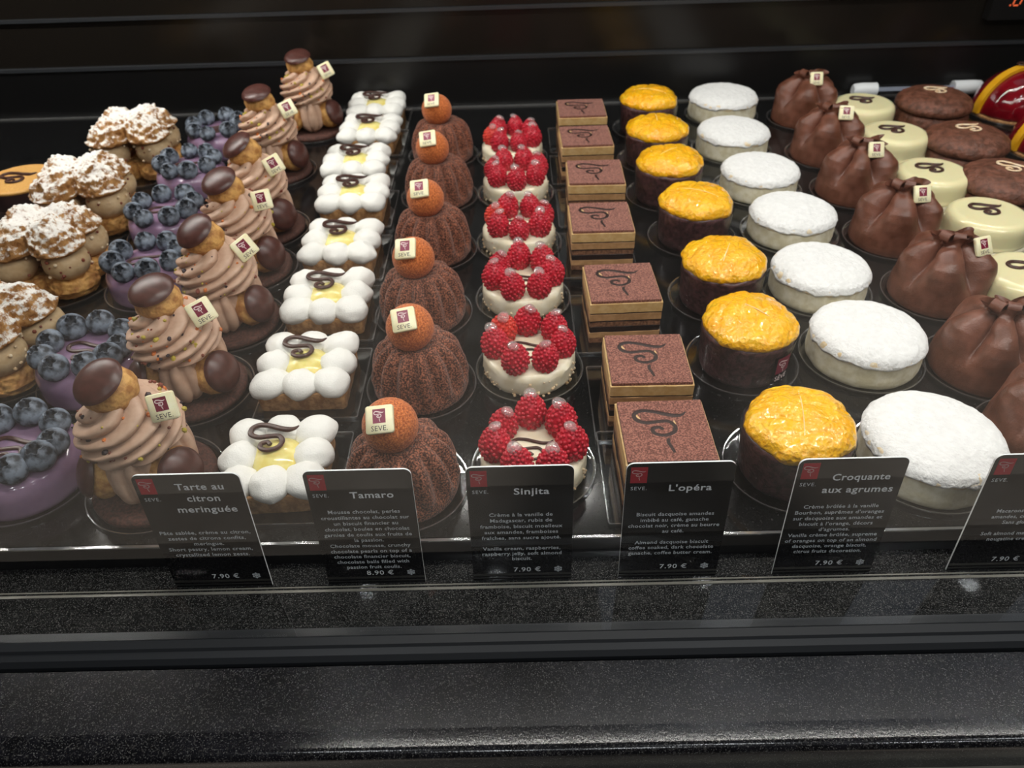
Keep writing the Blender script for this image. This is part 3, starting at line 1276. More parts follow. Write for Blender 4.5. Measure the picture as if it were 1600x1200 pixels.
# ------------------------------------------------------------------ white sugared cakes
def make_white(seed, rad=42.0):
    t = thing('sugared_white_cake', 'x', 'cake', group='round white sugar-dusted cakes')
    m = MB()

    def rm(TH, R, Z):
        P = np.c_[R * np.cos(TH), R * np.sin(TH), Z]
        return (0.5 * fnoise(P, seed, 20, 3) + 0.25 * fnoise(P * [1, 1, 3], seed + 1, 9, 2)) * np.clip(R / 20, 0, 1)
    lathe(m, rounded([(0, 0), (rad - 2.0, 0), (rad - 0.6, 3), (rad - 1.4, 23), (rad - 3, 25), (0, 25.5)], 4, 3), 96, 40, rm)
    m.build('cake_side', 'pale_sponge', t, True, None)

    def ring(TH, q, sd, sc):
        return fnoise(np.c_[40 * np.cos(TH), 40 * np.sin(TH), TH * 0 + q], sd, sc, 3)
    m = MB()
    lathe(m, rounded([(rad - 4, 18.6), (rad - 0.9, 19.2), (rad - 0.3, 21.5), (rad - 1.8, 25), (rad - 5.5, 27)], 5, 3), 110, 18, lambda TH, R, Z: 0.5 * fnoise(np.c_[R * np.cos(TH), R * np.sin(TH), Z], seed + 4, 12, 3), lambda TH, R, Z: 1.0 * ring(TH, 0, seed + 7, 13) * (Z < 22))
    m.build('toasted_rim', 'toasted', t, True, None)
    m = MB()

    def zm(TH, R, Z):
        P = np.c_[R * np.cos(TH), R * np.sin(TH), TH * 0]
        low = np.clip((24 - Z) / 4, 0, 1)
        return low * 1.9 * ring(TH, 5, seed + 2, 14) + 0.5 * fnoise(P, seed + 3, 26, 3) + 0.28 * fnoise(P, seed + 6, 6, 2)
    lathe(m, rounded([(rad - 0.8, 19.8), (rad + 0.35, 21.0), (rad - 2.0, 26.0), (rad - 9, 29.6), (rad * 0.5, 31.4), (0, 32)], 7, 9), 150, 60, lambda TH, R, Z: 0.45 * fnoise(np.c_[R * np.cos(TH), R * np.sin(TH), Z], seed + 5, 9, 3) * np.clip(R / 20, 0, 1), zm)
    m.build('icing_sugar_top', 'sugar', t, True, None)
    return t


WHITE = [(279, 687), (266, 574), (270, 468), (276, 370), (270, 267), (275, 171), (275, 56)]
pr = [make_white(31), make_white(32), make_white(33)]
for i, (x, y) in enumerate(WHITE):
    w = order(i, 7)
    inst(pr, i, used, (x, y, BZ), i * 0.9, f'round white cake thickly dusted with icing sugar, {w} in its column', [1.04, 1.0, .98, .98, .99, 1.02, 1.05][i])
    base_disc(47, x, y, f'clear plastic disc under the white sugared cake {w} of its column', 'clear discs under the white cakes')

# ------------------------------------------------------------------ brown pouches
def make_pouch(seed):
    rr = random.Random(seed)
    t = thing('chocolate_pouch_cake', 'x', 'cake', group='brown pouch shaped cakes')
    m = MB()
    ph = [rr.uniform(0, 6.28) for _ in range(6)]
    nu, nv = 180, 80

    def fn(U, V):
        TH = U * 2 * pi
        # outline of a tied bag: broad base, full shoulder, drawn in hard to the tie, short frill
        v_ = [0, .05, .12, .28, .42, .54, .64, .74, .82, .89, .94, 1]
        zz = np.interp(V, v_, [0, 1.5, 5, 15, 25, 33, 39.5, 45, 49, 52, 54.5, 58])
        rr_ = np.interp(V, v_, [37.5, 38.4, 38.6, 37.8, 36.4, 34.2, 30.8, 25.0, 17.5, 10.8, 9.6, 11.5])
        pleat = np.clip((V - 0.26) / 0.48, 0, 1)
        pleat = pleat * pleat * (3 - 2 * pleat)
        lobe = np.abs(np.sin((TH + pi / 2 - 0.25 + 0.1 * ph[0] / 6) * 2.5 + 0.25 * np.sin(TH * 2 + ph[1]))) ** 0.75      # five soft swags with sharp pleats between
        fine = np.cos(TH * 11 + ph[2])
        frill = np.clip((V - 0.88) / 0.12, 0, 1)
        k = np.exp(-((V - .66) / .20) ** 2)
        rr2 = rr_ * (1 + pleat * (0.62 * (lobe - 0.70) * (1 - 0.6 * frill) + 0.05 * fine * np.clip(V - .7, 0, 1) * 3)) + frill * 2.6 * np.cos(TH * 6 + ph[3])
        zz = zz + k * 6.5 * (lobe - 0.6) + frill * 2.2 * np.cos(TH * 3 + ph[5])
        sx = 1.0 + 0.55 * np.clip((V - .74) / .22, 0, 1)          # the tie is wider than deep
        return np.c_[rr2 * np.cos(TH) * sx, rr2 * np.sin(TH), zz]
    grid(m, fn, nu, nv, True, True, False)
    # inner wall of the open frill
    grid(m, lambda U, V: fn(U, 1 - V * 0.12) * np.array([0.9, 0.86, 1]) + np.array([0, 0, -0.3]), nu, 8, True, False, True)
    m.build('pouch_body', 'leather', t, True, None)
    # rolled folds of the sheet standing up at the tie
    m = MB()
    for k, (x, y, a, s) in enumerate([(-9, -2, 0.5, 1.0), (8, -3, -0.4, 0.9), (0, -4, 1.2, 0.9)]):
        P = []
        for u in np.linspace(-0.6, 1.35, 26):
            q = u * pi
            P.append((x + cos(a) * 4.2 * s * cos(q), y + sin(a) * 4.2 * s * cos(q), 57.5 + 4.2 * s * sin(q)))
        P = np.array(P)
        d = np.array([-sin(a), cos(a), 0.0]) * 4.5
        n = len(P)
        nrm = P - np.array([x, y, 57.5])
        nrm /= np.linalg.norm(nrm, axis=1, keepdims=True)
        V = np.concatenate([P - d - nrm * .6, P + d - nrm * .6, P + d + nrm * .6, P - d + nrm * .6])
        F = [(k2 * n + i, k2 * n + i + 1, ((k2 + 1) % 4) * n + i + 1, ((k2 + 1) % 4) * n + i) for k2 in range(4) for i in range(n - 1)]
        F += [(0, n, 2 * n, 3 * n), (n - 1, 4 * n - 1, 3 * n - 1, 2 * n - 1)]
        m.add(V, F)
    m.build('gathered_fold', 'leather', t, True, 60)
    return t


POUCH = [(378, 665), (369, 551), (368, 454), (369, 353), (369, 255), (361, 154), (363, 73)]
pr = [make_pouch(41), make_pouch(42), make_pouch(43)]
plq = [(2, -13, 55, 60, 0), (8, -13, 55, 55, -10), (5, -15, 54, 58, 0), (8, -14, 54, 58, 4), (17, -11, 54, 55, 18), (17, -13, 55, 55, -6), (10, -14, 55, 55, 0)]
for i, (x, y) in enumerate(POUCH):
    w = order(i, 7)
    o = inst(pr, i, used, (x, y, BZ), 0.0, f'brown drawstring pouch shaped cake with white plaque, {w} in its column')
    base_disc(44, x, y, f'clear plastic disc under the brown pouch cake {w} of its column', 'clear discs under the pouch cakes')
POUCHES = [o for o in COL.objects if o.name.startswith('chocolate_pouch_cake') and o.parent is None]
POUCHES.sort(key=lambda o: -o.location.y)
for o, (px_, py_, pz_, tilt, rzz) in zip(POUCHES, plq):
    plaque(o, (px_, py_ - 1, pz_), (radians(tilt), 0, radians(rzz)), 15.5)

# ------------------------------------------------------------------ ivory glazed cakes
def make_ivory(seed):
    t = thing('ivory_glazed_cake', 'x', 'cake', group='ivory glazed round cakes')
    m = MB()
    lathe(m, rounded([(0, 0), (38.5, 0), (39.3, 4), (39.3, 8), (36, 9.2), (0, 9.2)], 4, 1.6), 80, 26, lambda TH, R, Z: 0.4 * fnoise(np.c_[R * np.cos(TH), R * np.sin(TH), Z], seed, 20, 2) * (R > 20))
    m.build('pale_base', 'pale_sponge', t, True, None)
    m = MB()
    lathe(m, rounded([(36, 8.2), (38.4, 9.2), (37.2, 11.0), (36.9, 13), (36.6, 24), (35, 29), (30.5, 31.6), (0, 32)], 5, 3.5), 96, 44, lambda TH, R, Z: (0.5 * fnoise(np.c_[R * np.cos(TH), R * np.sin(TH), Z * 0], seed + 1, 17, 2)) * (Z < 12))
    m.build('ivory_glaze', 'ivory', t, True, None)
    curl_part(t, 29, 1.9, 32.6, cx=0, cy=3, rz=0.02, flat=0.7)
    return t


IVORY = [(440, 635), (441, 541), (439, 437), (450, 344), (433, 240)]
pr = [make_ivory(51), make_ivory(52)]
for i, (x, y) in enumerate(IVORY):
    w = order(i, 5)
    inst(pr, i, used, (x, y, BZ), radians([-4, 2, 4, -3, 0][i]), f'ivory glazed round cake with dark chocolate curl, {w} in its column')
    base_disc(43, x, y, f'clear plastic disc under the ivory glazed cake {w} of its column', 'clear discs under the ivory cakes')

# ------------------------------------------------------------------ chocolate sponge rounds
def make_mac(seed):
    t = thing('chocolate_sponge_round', 'x', 'cake', group='round chocolate sponge cakes')

    def rm(TH, R, Z):
        P = np.c_[R * np.cos(TH), R * np.sin(TH), Z]
        return 0.7 * fnoise(P, seed, 17, 3) * np.clip(R / 20, 0, 1)
    m = MB()
    lathe(m, rounded([(0, 0), (40, 0), (43, 5), (42.5, 15), (40, 19.5), (0, 20)], 5, 4), 90, 30, rm)
    m.build('lower_sponge', 'macaron', t, True, None)
    m = MB()
    lathe(m, rounded([(0, 19), (40, 19.5), (44, 21.5), (44.8, 26), (42.5, 31.5), (35, 36.5), (22, 39.5), (0, 40.5)], 6, 5), 100, 40, rm, lambda TH, R, Z: 0.5 * fnoise(np.c_[R * np.cos(TH), R * np.sin(TH), TH * 0], seed + 2, 20, 3))
    m.build('upper_sponge', 'macaron', t, True, None)
    curl_part(t, 28, 1.5, 40.9, 'gold_scroll', 2, 2, [0.0, 0.25, -0.5][seed % 3], 0.6, name='caramel_curl')
    return t


MAC = [(528, 640), (512, 520), (504, 416)]
for i, (x, y) in enumerate(MAC):
    w = ['rearmost', 'middle', 'frontmost'][i]
    o = make_mac(60 + i)
    inst([o], 0, used, (x, y, BZ), 0.0, f'brown chocolate sponge round with caramel curl, {w} of the three')
    base_disc(48, x, y, f'clear plastic disc under the {w} chocolate sponge round', 'clear discs under the sponge rounds')

# ------------------------------------------------------------------ ruby domes with an amber band
def make_dome(seed):
    t = thing('ruby_dome_cake', 'x', 'cake', group='ruby glazed dome cakes')
    m = MB()
    R, H = 47.0, 50.0

    def rm(TH, r, Z):
        return -1.6 * (np.abs(np.sin(TH * 7)) < 0.25) * np.clip(r / 30, 0, 1) * 0 + 0.35 * np.cos(TH * 14) * np.clip((H - Z) / 30, 0, 1) * np.clip(r / 20, 0, 1)
    pts = [(0, 4)] + [(R * cos(a), 4 + H * sin(a)) for a in np.linspace(0, pi / 2, 26)]
    pts[-1] = (0, 4 + H)
    lathe(m, pts, 112, None, rm)
    m.build('ruby_glaze', 'red_glaze', t, True, None)
    m = MB()
    lathe(m, rounded([(0, 0), (48, 0), (48.5, 3), (46, 4.4), (0, 4.4)], 3, 1.5), 80)
    m.build('biscuit_base', 'crust', t, True, 40)
    # thick amber band standing over the dome from one side to the other
    m = MB()
    hw = 5.0
    n = 48
    A = np.linspace(0, pi, n)
    rows = []
    for ro, s in ((0.0, -1), (4.0, -1), (4.0, 1), (0.0, 1)):
        rows.append(np.c_[(R + ro) * np.cos(A), np.full(n, s * hw), 4.5 + (H + ro) * np.sin(A)])
    V = np.concatenate(rows)
    F = [(k * n + i, k * n + i + 1, ((k + 1) % 4) * n + i + 1, ((k + 1) % 4) * n + i) for k in range(4) for i in range(n - 1)] + [(0, n, 2 * n, 3 * n), (n - 1, 4 * n - 1, 3 * n - 1, 2 * n - 1)]
    m.add(V, F)
    m.build('amber_band', 'amber', t, True, 40)
    curl_part(t, 24, 1.2, 59.0, cx=2, cy=-1, lift=1.5)
    return t


pr = [make_dome(1)]
inst(pr, 0, used, (645, 668, BZ), 0.15, 'ruby red glossy dome cake with amber band at the back right corner')
inst(pr, 0, used, (632, 548, BZ), 0.1, 'ruby red dome cake cut by the right edge, in front of its twin')
base_disc(53, 645, 668, 'clear plastic disc under the rear ruby dome cake', 'clear discs under the dome cakes')
base_disc(53, 632, 548, 'clear plastic disc under the front ruby dome cake', 'clear discs under the dome cakes')

# ------------------------------------------------------------------ blueberry cakes
def blueberry_mesh(seed):
    R = 10.0

    def mod(P, D):
        P = P * np.array([1, 1, 0.84])
        rho = np.hypot(P[:, 0], P[:, 1])
        up = D[:, 2] > 0
        a = np.arctan2(P[:, 1], P[:, 0])
        star = 1 + 0.22 * np.cos(5 * a + seed)
        rim = np.exp(-((rho - 4.1 * star) / 0.85) ** 2) * up
        pit = np.exp(-(rho / (3.2 * star)) ** 4) * up
        P = P.copy()
        P[:, 2] += 1.5 * rim - 2.3 * pit
        return P * (1 + 0.012 * fnoise(P, seed, 12, 2))[:, None]
    m = MB()
    # rings are denser towards the crown
    nu = 40
    th = np.r_[np.linspace(0.02, 0.62, 17), np.linspace(0.72, pi - 0.02, 16)]
    D = np.array([(sin(t) * cos(p), sin(t) * sin(p), cos(t)) for t in th for p in np.arange(nu) / nu * 2 * pi])
    P = mod(D * R, D)
    F = []
    mi = []
    for j in range(len(th) - 1):
        for i in range(nu):
            a = j * nu + i
            b = j * nu + (i + 1) % nu
            F.append((a, a + nu, b + nu, b))
    F.append(tuple(range(nu)))
    F.append(tuple((len(th) - 1) * nu + i for i in range(nu - 1, -1, -1)))
    m.add(P, F)
    rho = np.hypot(P[:, 0], P[:, 1])
    me = m.mesh('blueberry', ['blueberry', 'calyx'], True, None)
    for p in me.polygons:
        c = p.center
        if c.z > 0.004 and math.hypot(c.x, c.y) < 0.0035:
            p.material_index = 1
    return me


BLUE_ME = [blueberry_mesh(1), blueberry_mesh(2), blueberry_mesh(3)]


def make_blue(seed, berries, curl_rz):
    rr = random.Random(seed)
    t = thing('blueberry_cake', 'x', 'cake', group='violet glazed blueberry cakes')
    m = MB()
    lathe(m, rounded([(0, 0), (38, 0), (39.2, 3), (38.6, 18), (35.5, 24), (30, 26), (0, 26)], 6, 6), 96, 44, lambda TH, R, Z: 0.25 * fnoise(np.c_[R * np.cos(TH), R * np.sin(TH), Z], seed, 30, 2) * np.clip(R / 20, 0, 1))
    m.build('violet_glaze', 'purple', t, True, None)
    curl_part(t, 30, 1.9, 26.5, cx=0, cy=0, rz=curl_rz, flat=0.7)
    for k, a in enumerate(berries):
        a = radians(a + rr.uniform(-3, 3))
        R = 28.2 + rr.uniform(-1, 1)
        o = bpy.data.objects.new('blueberry', BLUE_ME[rr.randint(0, 2)])
        COL.objects.link(o)
        o.parent = t
        s = rr.uniform(.94, 1.1)
        o.location = (R * cos(a) * .001, R * sin(a) * .001, (25.2 + 7.2 * s) * .001)
        o.rotation_euler = (rr.uniform(-.25, .25) + 0.45, rr.uniform(-.3, .3), rr.uniform(-.4, .4))
        o.scale = (s, s, s)
    return t


BLUE = [(-356, 618), (-356, 511), (-345, 402), (-327, 302), (-325, 167), (-328, 61)]
pr = [make_blue(71, [0, 45, 88, 130, 170, 212, 255, 300, 332], 0.0), make_blue(72, [8, 50, 100, 150, 195, 240, 285, 325], 0.15), make_blue(73, [20, 62, 105, 150, 200, 245, 290, 335], 0.3)]
for i, (x, y) in enumerate(BLUE):
    w = order(i, 6)
    inst(pr, [1, 2, 1, 2, 0, 0][i], used, (x, y, BZ), [0.5, 0, 0.2, 0.1, -.05, 0.0][i], f'violet glazed cake ringed with blueberries, {w} in its column', [1, .99, 1, 1, 1.03, 1.03][i])
    base_disc(45, x, y, f'clear plastic disc under the blueberry cake {w} of its column', 'clear discs under the blueberry cakes')

# ------------------------------------------------------------------ chocolate cream choux
def choux(mb, c, r, seed, rot=None, flat=0.86):
    def mod(P, D):
        return P * (1 + 0.055 * fnoise(P, seed, 14, 3) + 0.03 * fnoise(P, seed + 1, 6, 2))[:, None]
    ball(mb, c, (r, r, r * flat), 30, 18, rot, 0, mod)
    return mb


def cap_mesh(mb, c, r, rot, h=0.42):
    """a thin chocolate shell: shallow bowl turned over"""
    a = np.linspace(0, 1, 12)
    pts = [(0, -0.4)] + [(r * 0.97, -0.6), (r * 1.02, 0.0)] + [(r * cos(t), h * r * sin(t)) for t in np.linspace(0.12, pi / 2 - 0.05, 12)] + [(0, h * r)]
    m = MB()
    lathe(m, pts, 40)
    V = m.verts() @ np.asarray(rot).T + np.array(c)
    mb.add(V, m.f)
    return mb


def make_choux(seed, cap_tilt, plq_loc, plq_rot, puff_az=-28):
    rr = random.Random(seed)
    r_ = np.random.RandomState(seed)
    t = thing('chocolate_cream_choux', 'x', 'pastry', group='tall chocolate cream choux')
    m = MB()
    lathe(m, rounded([(0, 0), (39.5, 0), (40.5, 3), (39, 6.2), (0, 6.6)], 3, 1.6), 80, 24, lambda TH, R, Z: 0.5 * fnoise(np.c_[R * np.cos(TH), R * np.sin(TH), Z], seed, 12, 3) * np.clip(R / 20, 0, 1))
    m.build('biscuit_base', 'cocoa_disc', t, True, None)
    for az in (puff_az, puff_az + 118, puff_az + 236):
        a = radians(az)
        d = np.array([cos(a), sin(a), 0])
        c = d * 24.5 + np.array([0, 0, 23.5])
        R = rotm(0, radians(68), 0)
        R = rotm(0, 0, a) @ R
        m = MB()
        choux(m, c, 16.5, seed + int(az) % 50, R, 0.82)
        pf = m.build('choux_puff', 'choux', t, True, None)
        m = MB()
        cap_mesh(m, c + (R @ np.array([0, 0, 9.0])), 15.6, R, 0.5)
        o = m.build('chocolate_cap', 'choc_gloss', pf, True, 50)
    # piped columns between the puffs
    for az in (puff_az - 62, puff_az + 59, puff_az + 177):
        a = radians(az)
        m = MB()
        cx, cy = 17 * cos(a), 17 * sin(a)

        def rm(TH, R, Z, ph=rr.uniform(0, 6)):
            return (np.abs(np.cos(TH * 3.5 + ph + Z * 0.015)) ** 0.6 - 0.7) * 4.2 * np.clip(R / 8, 0, 1)
        lathe(m, rounded([(0, 7), (6, 7), (13.5, 14), (14.5, 26), (13, 38), (8, 46), (0, 48)], 5, 5), 84, 30, rm, None, 0, cx, cy)
        m.build('piped_cream', 'praline_cream', t, True, None)
    # the big swirl
    m = MB()
    nr = 7

    def fn(U, V):
        TH = U * 2 * pi
        z = 36 + 44 * V
        base = np.interp(V, [0, .06, .18, .38, .62, .82, 1.0], [11, 22, 29, 30.5, 27.5, 21, 10])
        tw = TH - 3.7 * V + 0.25 * np.sin(V * 6)
        ph = (tw * nr / (2 * pi)) % 1.0
        ridge = np.abs(np.sin(ph * pi)) ** 0.6 * (0.75 + 0.5 * ph) - 0.66
        amp = 6.2 * np.interp(V, [0, .1, .9, 1], [0.5, 1, 1, 0.7])
        r = base + amp * ridge
        return np.c_[r * np.cos(TH), r * np.sin(TH), z + 2.4 * ridge]
    grid(m, fn, 40 * nr, 84, True, True, True)
    m.warp(lambda V: V + 0.35 * fnoise(V, seed + 3, 16, 2)[:, None])
    m.build('cream_swirl', 'praline_cream', t, True, None)
    # crown puff with its cap
    m = MB()
    choux(m, (-2, 0, 83), 16.2, seed + 9, None, 0.84)
    pf = m.build('choux_puff', 'choux', t, True, None)
    m = MB()
    R = rotm(radians(cap_tilt[0]), radians(cap_tilt[1]), 0)
    cap_mesh(m, np.array([-2, 0, 83]) + R @ np.array([0, 0, 10.6]), 15.8, R, 0.36)
    m.build('chocolate_cap', 'choc_gloss', pf, True, 50)
    # chopped nut sprinkle
    m = MB()
    for k in range(95):
        u, v = r_.uniform(), r_.uniform(0.2, 0.95)
        p = fn(np.array([u]), np.array([v]))[0]
        s = r_.uniform(0.8, 2.1) * (1 if r_.uniform() < .5 else .5)
        ball(m, p * np.array([1.01, 1.01, 1]), (s * 1.3, s, s), 6, 5, rotm(*r_.uniform(0, 3, 3)), r_.randint(0, 4))
    tag(m.build('chopped_nuts', ['nut_yellow', 'nut_brown', 'nut_orange', 'nut_dark'], t, False), kind='stuff')
    plaque(t, plq_loc, plq_rot, 17)
    return t


CHOUX = [(-252, 672), (-270, 545), (-250, 405), (-246, 326), (-238, 238), (-243, 150), (-238, 53)]
pr = [make_choux(81, (22, -12), (31, -9, 76), (radians(62), radians(-8), radians(8))),
      make_choux(82, (14, -4), (29, -7, 77), (radians(62), radians(-14), radians(30)), -20),
      make_choux(83, (20, -24), (28, -9, 75), (radians(64), radians(-18), radians(32)), -30)]
for i, (x, y) in enumerate(CHOUX):
    w = order(i, 7)
    inst(pr, [1, 1, 2, 0, 2, 1, 0][i], used, (x, y, BZ), radians([5, 0, -5, 0, 12, 0, 0][i]), f'tall chocolate cream swirl with capped choux on top, {w} in its column')
    base_disc(45, x, y, f'clear plastic disc under the chocolate cream choux {w} of its column', 'clear discs under the cream choux')

# ------------------------------------------------------------------ praline choux rings
def make_paris(seed):
    rr = random.Random(seed)
    r_ = np.random.RandomState(seed)
    t = thing('praline_choux_ring', 'x', 'pastry', group='sugar-dusted praline choux')
    lobes = [(-20, -17), (19, -15), (20, 18), (-19, 19)]

    def lump(mb, zc, r, h, sd, mode):
        """four joined lobes as one skin"""
        nu, nv = 170, 44

        def fn(U, V):
            TH = U * 2 * pi
            d = np.c_[np.cos(TH), np.sin(TH)]
            out = np.zeros(len(U))
            for lx, ly in lobes:                     # how far the outline reaches in this direction
                b = d[:, 0] * lx + d[:, 1] * ly
                q = b * b - (lx * lx + ly * ly - r * r)
                out = np.maximum(out, np.where(q > 0, b + np.sqrt(np.maximum(q, 0)), 0))
            out = np.maximum(out, 17)
            if mode == 'base':
                rad = np.interp(V, [0, .12, .35, .7, 1], [.74, .92, 1.0, .93, 0.0])
                z = np.interp(V, [0, .12, .35, .7, 1], [0, .12, .45, .85, .8])
            else:
                rad = np.interp(V, [0, .1, .22, .5, .8, 1], [.0, .9, 1.0, .80, .42, 0.0])
                z = np.interp(V, [0, .1, .22, .5, .8, 1], [.05, .0, .12, .64, .93, .86])
            P = np.c_[d * (out * rad)[:, None], zc + z * h]
            bumpy = np.zeros(len(U))
            for lx, ly in lobes:
                bumpy = np.maximum(bumpy, np.exp(-((P[:, 0] - lx) ** 2 + (P[:, 1] - ly) ** 2) / (2 * 11 ** 2)))
            P[:, 2] += (bumpy - 0.5) * h * 0.28 * np.clip(V * 2 - .5, 0, 1)
            n = fnoise(P, sd, 12, 3)
            n2 = fnoise(P, sd + 1, 6, 2)
            return P + np.c_[d * (n * 1.5 + n2 * .9)[:, None], n * 1.2 + n2 * 1.1]
        grid(mb, fn, nu, nv, True, True, True)
    m = MB()
    lump(m, 0, 19.5, 20, seed, 'base')
    m.build('choux_base', 'choux', t, True, None)
    for k, (x, y) in enumerate(lobes):
        m = MB()
        s = rr.uniform(17.6, 19.2)
        a = math.atan2(y, x)

        def mod(P, D, sd=seed + k):
            return P * (1 + 0.03 * fnoise(P, sd, 22, 2))[:, None]
        ball(m, (x * 1.06, y * 1.06, 28.5), (s, s, 14.5), 28, 16, rotm(0, 0, a), 0, mod)
        m.build('praline_cream', 'hazel_cream', t, True, None)
    m = MB()
    lump(m, 39, 20.5, 24, seed + 5, 'top')
    tp = m.build('sugared_choux_top', 'dusted', t, True, None)
    m = MB()
    for k in range(90):
        q = lobes[r_.randint(0, 4)]
        a = r_.uniform(0, 2 * pi)
        p = np.array([q[0] * 1.06 + 18.8 * cos(a) * .93, q[1] * 1.06 + 18.8 * sin(a) * .93, r_.uniform(22, 38)])
        if np.hypot(p[0], p[1]) < 22:
            continue
        s = r_.uniform(.7, 1.7)
        ball(m, p, (s, s, s * .9), 6, 5, rotm(*r_.uniform(0, 3, 3)), r_.randint(0, 2))
    tag(m.build('praline_bits', ['nut_brown', 'almond'], t, False), kind='stuff')
    return t


PARIS = [(-432, 562), (-433, 428), (-420, 314), (-404, 184)]
pr = [make_paris(91), make_paris(95)]
for i, (x, y) in enumerate(PARIS):
    w = order(i, 4)
    inst(pr, i, used, (x, y, BZ), [0.15, 0.25, 0.05, -0.3][i], f'sugar-dusted choux ring filled with praline cream, {w} along the left', 1.12)
    base_disc(50, x, y, f'clear plastic disc under the praline choux {w} along the left', 'clear discs under the praline choux')

# ------------------------------------------------------------------ gold topped chocolate drums
def make_drum():
    t = thing('gold_topped_drum_cake', 'x', 'cake', group='gold topped chocolate drums')
    m = MB()
    lathe(m, [(0, 0), (37, 0), (37.6, 1), (37.6, 2.6), (36.8, 3.2), (37.6, 4), (37.6, 5.6), (36.8, 6.2), (37.6, 7), (37.6, 8.6), (36.8, 9.4), (37.2, 10.4), (37.0, 28), (0, 28)], 80)
    m.build('chocolate_wall', 'dark_drum', t, True, 30)
    m = MB()
    lathe(m, rounded([(0, 27.8), (37.6, 28), (38.2, 30), (36.8, 31.6), (0, 32)], 4, 1.2), 90)
    m.build('gold_disc', 'gold', t, True, 40)
    curl_part(t, 35, 2.1, 32.9, cx=-2, cy=0, flat=0.7)
    return t


pr = [make_drum()]
inst(pr, 0, used, (-529, 478, BZ), 0.1, 'dark chocolate drum with gold top and curl at the left edge')
inst(pr, 0, used, (-545, 378, BZ), 0.0, 'gold topped drum only peeking in at the left edge, nearer one')
base_disc(43, -529, 478, 'clear plastic disc under the rear gold topped drum', 'clear discs under the drums')
base_disc(43, -545, 378, 'clear plastic disc under the nearer gold topped drum', 'clear discs under the drums')

# ------------------------------------------------------------------ thermometer tube on the shelf behind the cakes
tb = thing('white_capped_tube', 'clear tube with white caps and red line lying behind the right cakes', 'tube', (551, 734.5, 11.4))
A, B = np.array([-84, 0, 0.0]), np.array([84, 0, 0.0])


def cyl(mb, x0, x1, r, mi=0, n=28, prof_=None):
    P = prof_ or [(x0, 0), (x0, r), (x1, r), (x1, 0)]
    V = []
    for x, q in P:
        for i in range(n):
            a = i / n * 2 * pi
            V.append((x, q * cos(a), q * sin(a)))
    F = [(j * n + i, (j + 1) * n + i, (j + 1) * n + (i + 1) % n, j * n + (i + 1) % n) for j in range(len(P) - 1) for i in range(n)]
    mb.add(V, F, mi)


m = MB()
cyl(m, -62, 52, 6.6)
m.build('clear_tube', 'acetate', tb, True, 40)
m = MB()
cyl(m, 0, 0, 0, prof_=[(-86, 0), (-86, 6.5), (-84, 8.2), (-74, 9.2), (-62, 9.0), (-55, 9.0), (-55, 6.8), (-55, 0)])
m.build('end_cap', 'white_cap', tb, True, 40)
m = MB()
cyl(m, 0, 0, 0, prof_=[(86, 0), (86, 6.5), (84, 8.2), (74, 9.0), (48, 8.8), (48, 6.8), (48, 0)])
m.build('end_cap', 'white_cap', tb, True, 40)
m = MB()
box(m, (-55, -2.6, -1.6), (48, -1.6, 3.4))
m.build('scale_insert', 'pale_line', tb, False)
m = MB()
box(m, (-20, -3.2, -0.6), (48, -2.7, 0.8))
m.build('red_indicator', 'red_line', tb, False)

# ------------------------------------------------------------------ small temperature display high on the back panel
ds = thing('temperature_display', 'small dark display with orange digits at the top right corner', 'display', (665, 747, 125))
m = MB()
box(m, (-52, -14, -30), (52, 0, 40))
m.build('housing', 'housing', ds, False)
m = MB()


def seg(cx, cz, w, h, on, lean=0.18):
    tk = 0.14 * w
    S = {'a': (0, h, 1), 'd': (0, -h, 1), 'g': (0, 0, 1), 'f': (-w / 2, h / 2, 0), 'b': (w / 2, h / 2, 0), 'e': (-w / 2, -h / 2, 0), 'c': (w / 2, -h / 2, 0)}
    for k in on:
        x, z, hor = S[k]
        lx, lz = (w / 2 - tk, tk / 2 * 1.5) if hor else (tk / 2 * 1.5, h / 2 - tk)
        q = [(x - lx, z - lz), (x + lx, z - lz), (x + lx, z + lz), (x - lx, z + lz)]
        q = [(cx + a + lean * b, -14.2, cz + b) for a, b in q]
        m.add(q, [(0, 1, 2, 3)])


seg(-21, -4.5, 8.5, 8.5, 'abcdefg')
m.add([(-30.6, -14.2, -13.6), (-28.6, -14.2, -13.6), (-28.6, -14.2, -11.8), (-30.6, -14.2, -11.8)], [(0, 1, 2, 3)])
m.build('led_digits', 'led', ds, False)

# ------------------------------------------------------------------ price cards
CW, CH, LEAN = 60.0, 92.5, 4.8


def flake(mb, cx, cy, s, z):
    def bar(x0, y0, x1, y1, w):
        d = np.array([x1 - x0, y1 - y0])
        d = d / np.linalg.norm(d)
        n = np.array([-d[1], d[0]]) * w / 2
        a, b = np.array([x0, y0]), np.array([x1, y1])
        mb.add([(*(a + n), z), (*(a - n), z), (*(b - n), z), (*(b + n), z)], [(0, 1, 2, 3)])
    for k in range(6):
        a = k * pi / 3 + pi / 6
        e = (cx + s * cos(a), cy + s * sin(a))
        bar(cx, cy, e[0], e[1], s * 0.26)
        for sg in (1, -1):
            b = a + sg * 0.85
            p = (cx + s * 0.5 * cos(a), cy + s * 0.5 * sin(a))
            bar(p[0], p[1], p[0] + s * 0.42 * cos(b), p[1] + s * 0.42 * sin(b), s * 0.22)


